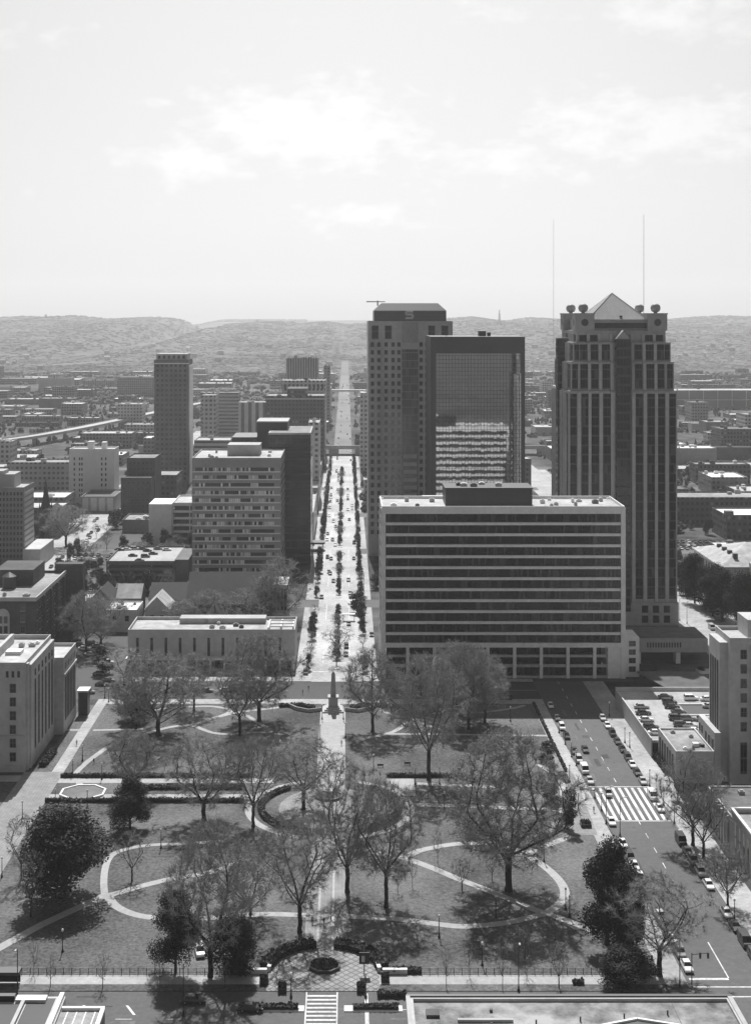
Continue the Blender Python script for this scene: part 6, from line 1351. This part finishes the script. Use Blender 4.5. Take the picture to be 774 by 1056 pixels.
car_row([(571, 728, 'sedan', 'white'), (577, 741, 'sedan', 'dark'), (582, 750.5, 'wagon', 'white'), (586.5, 759.5, 'sedan', 'black'), (595, 775, 'sedan', 'dark'), (598, 784, 'wagon', 'silver'), (604.5, 795, 'van', 'white'), (610.5, 805.5, 'sedan', 'silver'), (630, 848, 'sedan', 'white'), (643.8, 870.5, 'sedan', 'white'), (651.5, 885, 'wagon', 'dark'), (656, 893.5, 'sedan', 'white'), (662.5, 905, 'sedan', 'white'), (680, 945, 'sedan', 'white'), (685.5, 956, 'wagon', 'dark'), (693, 969, 'sedan', 'white'), (700.5, 983, 'wagon', 'grey'), (707.5, 997, 'sedan', 'white')], 66.6, .012, 0, 'from the far end on the left avenue kerb', 'cars parked on the left kerb of the avenue')
car_row([(623, 740.7, 'sedan', 'silver'), (628, 748.5, 'sedan', 'white'), (632, 757, 'wagon', 'black'), (636, 765, 'sedan', 'dark'), (640.5, 773, 'sedan', 'black'), (646.5, 782, 'wagon', 'dark'), (650, 789, 'sedan', 'white'), (655.5, 797, 'sedan', 'dark'), (660.6, 806, 'sedan', 'silver'), (672, 822, 'van', 'white'), (678.7, 834, 'sedan', 'white'), (698, 868, 'van', 'black'), (706, 879, 'sedan', 'dark'), (711, 888, 'wagon', 'grey'), (718, 900, 'wagon', 'silver'), (727, 913, 'sedan', 'white'), (746.7, 942, 'sedan', 'white'), (752.4, 956, 'sedan', 'dark'), (764, 972, 'van', 'dark'), (771.8, 987, 'wagon', 'dark')], 81.0, .012, 0, 'from the far end on the right avenue kerb', 'cars parked on the right kerb of the avenue')
car_row([(603, 773.5, 'sedan', 'dark')], None, .012, 0, 'and only one moving in the avenue lane beside parked cars', None)
car_row([(626.5, 819, 'wagon', 'silver')], None, .024, 0, 'and only one on the left end of the avenue crosswalk', None)
car_row([(581, 803, 'wagon', 'black')], None, .14, .3, 'and only one on the walk beside the right plaza', None)
car_row([(663, 735.5, 'sedan', 'dark'), (665.8, 742.5, 'sedan', 'white'), (671, 750.5, 'wagon', 'dark'), (690, 724.5, 'wagon', 'dark'), (692.5, 729, 'sedan', 'black'), (699.4, 734.5, 'sedan', 'dark'), (697, 741, 'wagon', 'dark'), (708.5, 741.5, 'wagon', 'grey'), (711, 748.5, 'sedan', 'silver'), (712.3, 720.5, 'wagon', 'white'), (729, 721.3, 'sedan', 'white'), (731.7, 728.5, 'sedan', 'silver'), (661, 729, 'sedan', 'silver'), (676, 756, 'sedan', 'white'), (686, 719, 'sedan', 'black'), (702, 748, 'wagon', 'dark'), (716, 754, 'sedan', 'white'), (724, 742, 'sedan', 'grey')], None, 5.03, math.pi / 2, 'on the raised parking deck from its avenue wall', 'cars on the raised parking deck')
car_row([(645, 713.5, 'sedan', 'silver'), (648, 722, 'sedan', 'dark')], None, .012, math.pi / 2, 'in the shade behind the raised parking deck', None)
car_row([(698, 605), (708.5, 612.5), (716.6, 618), (727, 625.5), (733, 630), (740, 635), (746, 639)], 157.2, .012, 0, 'on the right street kerb below the evergreens', 'cars along the right street', ('black', 'dark', 'silver'))
car_row([(733.5, 648, 'van', 'silver')], None, .012, 0, 'and only one driving in the right street', None)
car_row([(724, 672), (731, 678), (736, 683), (741, 690)], 144, .012, 0, 'on the left kerb of the street behind city hall', 'cars at the left kerb of the right street')
car_row([(91, 714, 'wagon', 'grey'), (105, 706, 'sedan', 'black'), (112, 702, 'sedan', 'dark'), (102.7, 695, 'sedan', 'dark'), (111, 683.5, 'wagon', 'silver'), (93.4, 675, 'sedan', 'silver'), (86.7, 669, 'sedan', 'white'), (95, 664, 'wagon', 'black'), (101, 666.5, 'sedan', 'grey'), (82.5, 665, 'sedan', 'dark'), (78, 660, 'wagon', 'dark')], None, .014, math.pi / 2, 'from the park side in the left car park', 'cars in the left car park')
car_row([(176, 713), (195, 712.5), (213, 712.5), (233, 712), (250, 712, 'sedan', 'silver')], None, .012, math.pi / 2, 'from the left in the street before the library', 'cars before the library')
car_row([(62, 740, 'sedan', 'black')], None, .12, math.pi / 2, 'parked in the shade beside the courthouse', None)
car_row([(199, 1032, 'sedan', 'dark')], None, .012, math.pi / 2, 'driving on the front avenue under the evergreen shade', None)
car_row([(258, 1040.5, 'sedan', 'black')], None, .012, math.pi / 2, 'beside the left planter island of the front avenue', None)
car_row([(206, 982, 'wagon', 'white')], None, .12, .2, 'standing on the lawn between the two front evergreens', None)
car_row([(331.5, 616, 'sedan', 'black'), (357, 667, 'wagon', 'black'), (359.5, 643.5, 'sedan', 'dark'), (339, 590, 'sedan', 'dark'), (337.5, 575, 'wagon', 'dark'), (315, 694, 'wagon', 'dark'), (356.5, 675, 'sedan', 'grey'), (360, 536, 'sedan', 'dark'), (346, 543, 'sedan', 'grey'), (383, 655, 'sedan', 'black'), (361, 612, 'sedan', 'grey'), (343, 557, 'sedan', 'dark'), (365, 560, 'wagon', 'dark')], None, .016, 0, 'on the near half of the central street', 'cars on the central street')
car_row([(123, 567), (131, 566.5), (139, 566), (147, 566), (137, 573), (152, 568), (158, 571), (163, 566), (172, 567), (150, 574), (144, 578)], None, 8.3, math.pi / 2, 'on the roof of the brick parking garage', 'cars on the brick garage roof')
for k in range(70):
    y = rr.uniform(640, 1230) if k < 34 else rr.uniform(1260, 2500); ln = rr.choice([-10.9, -8, 3.9, 1.0, -6.2]); p = rr.choice(['black', 'dark', 'grey', 'white', 'dark'])
    car(ln, y, .016, 0, 'sedan', p, 'tiny %s car far down the central street, %s the rail viaduct' % (p, 'before' if y < 1240 else 'beyond'), 'far cars on the central street', False)
for k in range(58):
    sd = rr.choice([-165, -162.5, -147, -149.5, -156]); y = 580 + k * 9; p = rr.choice(['black', 'dark', 'grey', 'white', 'silver'])
    car(sd, y, .016, 0, 'sedan', p, 'small %s car parked along the left street below the white hotel' % p, 'cars along the left street', False)
for k in range(30):
    x = rr.uniform(-145, -90); y = 606 + 9 * (k % 5); p = rr.choice(['black', 'dark', 'silver', 'white'])
    car(-146 + (k % 15) * 3.1, 612 + 14 * (k // 15) + 2, .03, 0, 'sedan', p, 'small %s car in the lot between left street and brick garage' % p, 'cars in the lot by the brick garage', False)
for k in range(64):
    p = rr.choice(['black', 'dark', 'silver', 'white', 'grey']); row = k // 16; x = -142 + (k % 16) * 3.4; y = (711, 722, 566, 552)[row]
    if not free(x - 1, y - 2.5, x + 1, y + 2.5, .3) or rr.random() < .2: continue
    car(x, y, .03, 0, 'sedan', p, 'small %s car in the lots between the left street and the garage' % p, 'cars in the lots left of the garage', False)
for k in range(36):
    p = rr.choice(['black', 'dark', 'silver', 'white', 'grey']); x = 170 + (k % 12) * 3.2; y = 742 + 11 * (k // 12)
    car(x, y, .03, 0, 'sedan', p, 'small %s car in the open lot beyond the hip roofed hall' % p, 'cars in the lot beyond the hall', False)
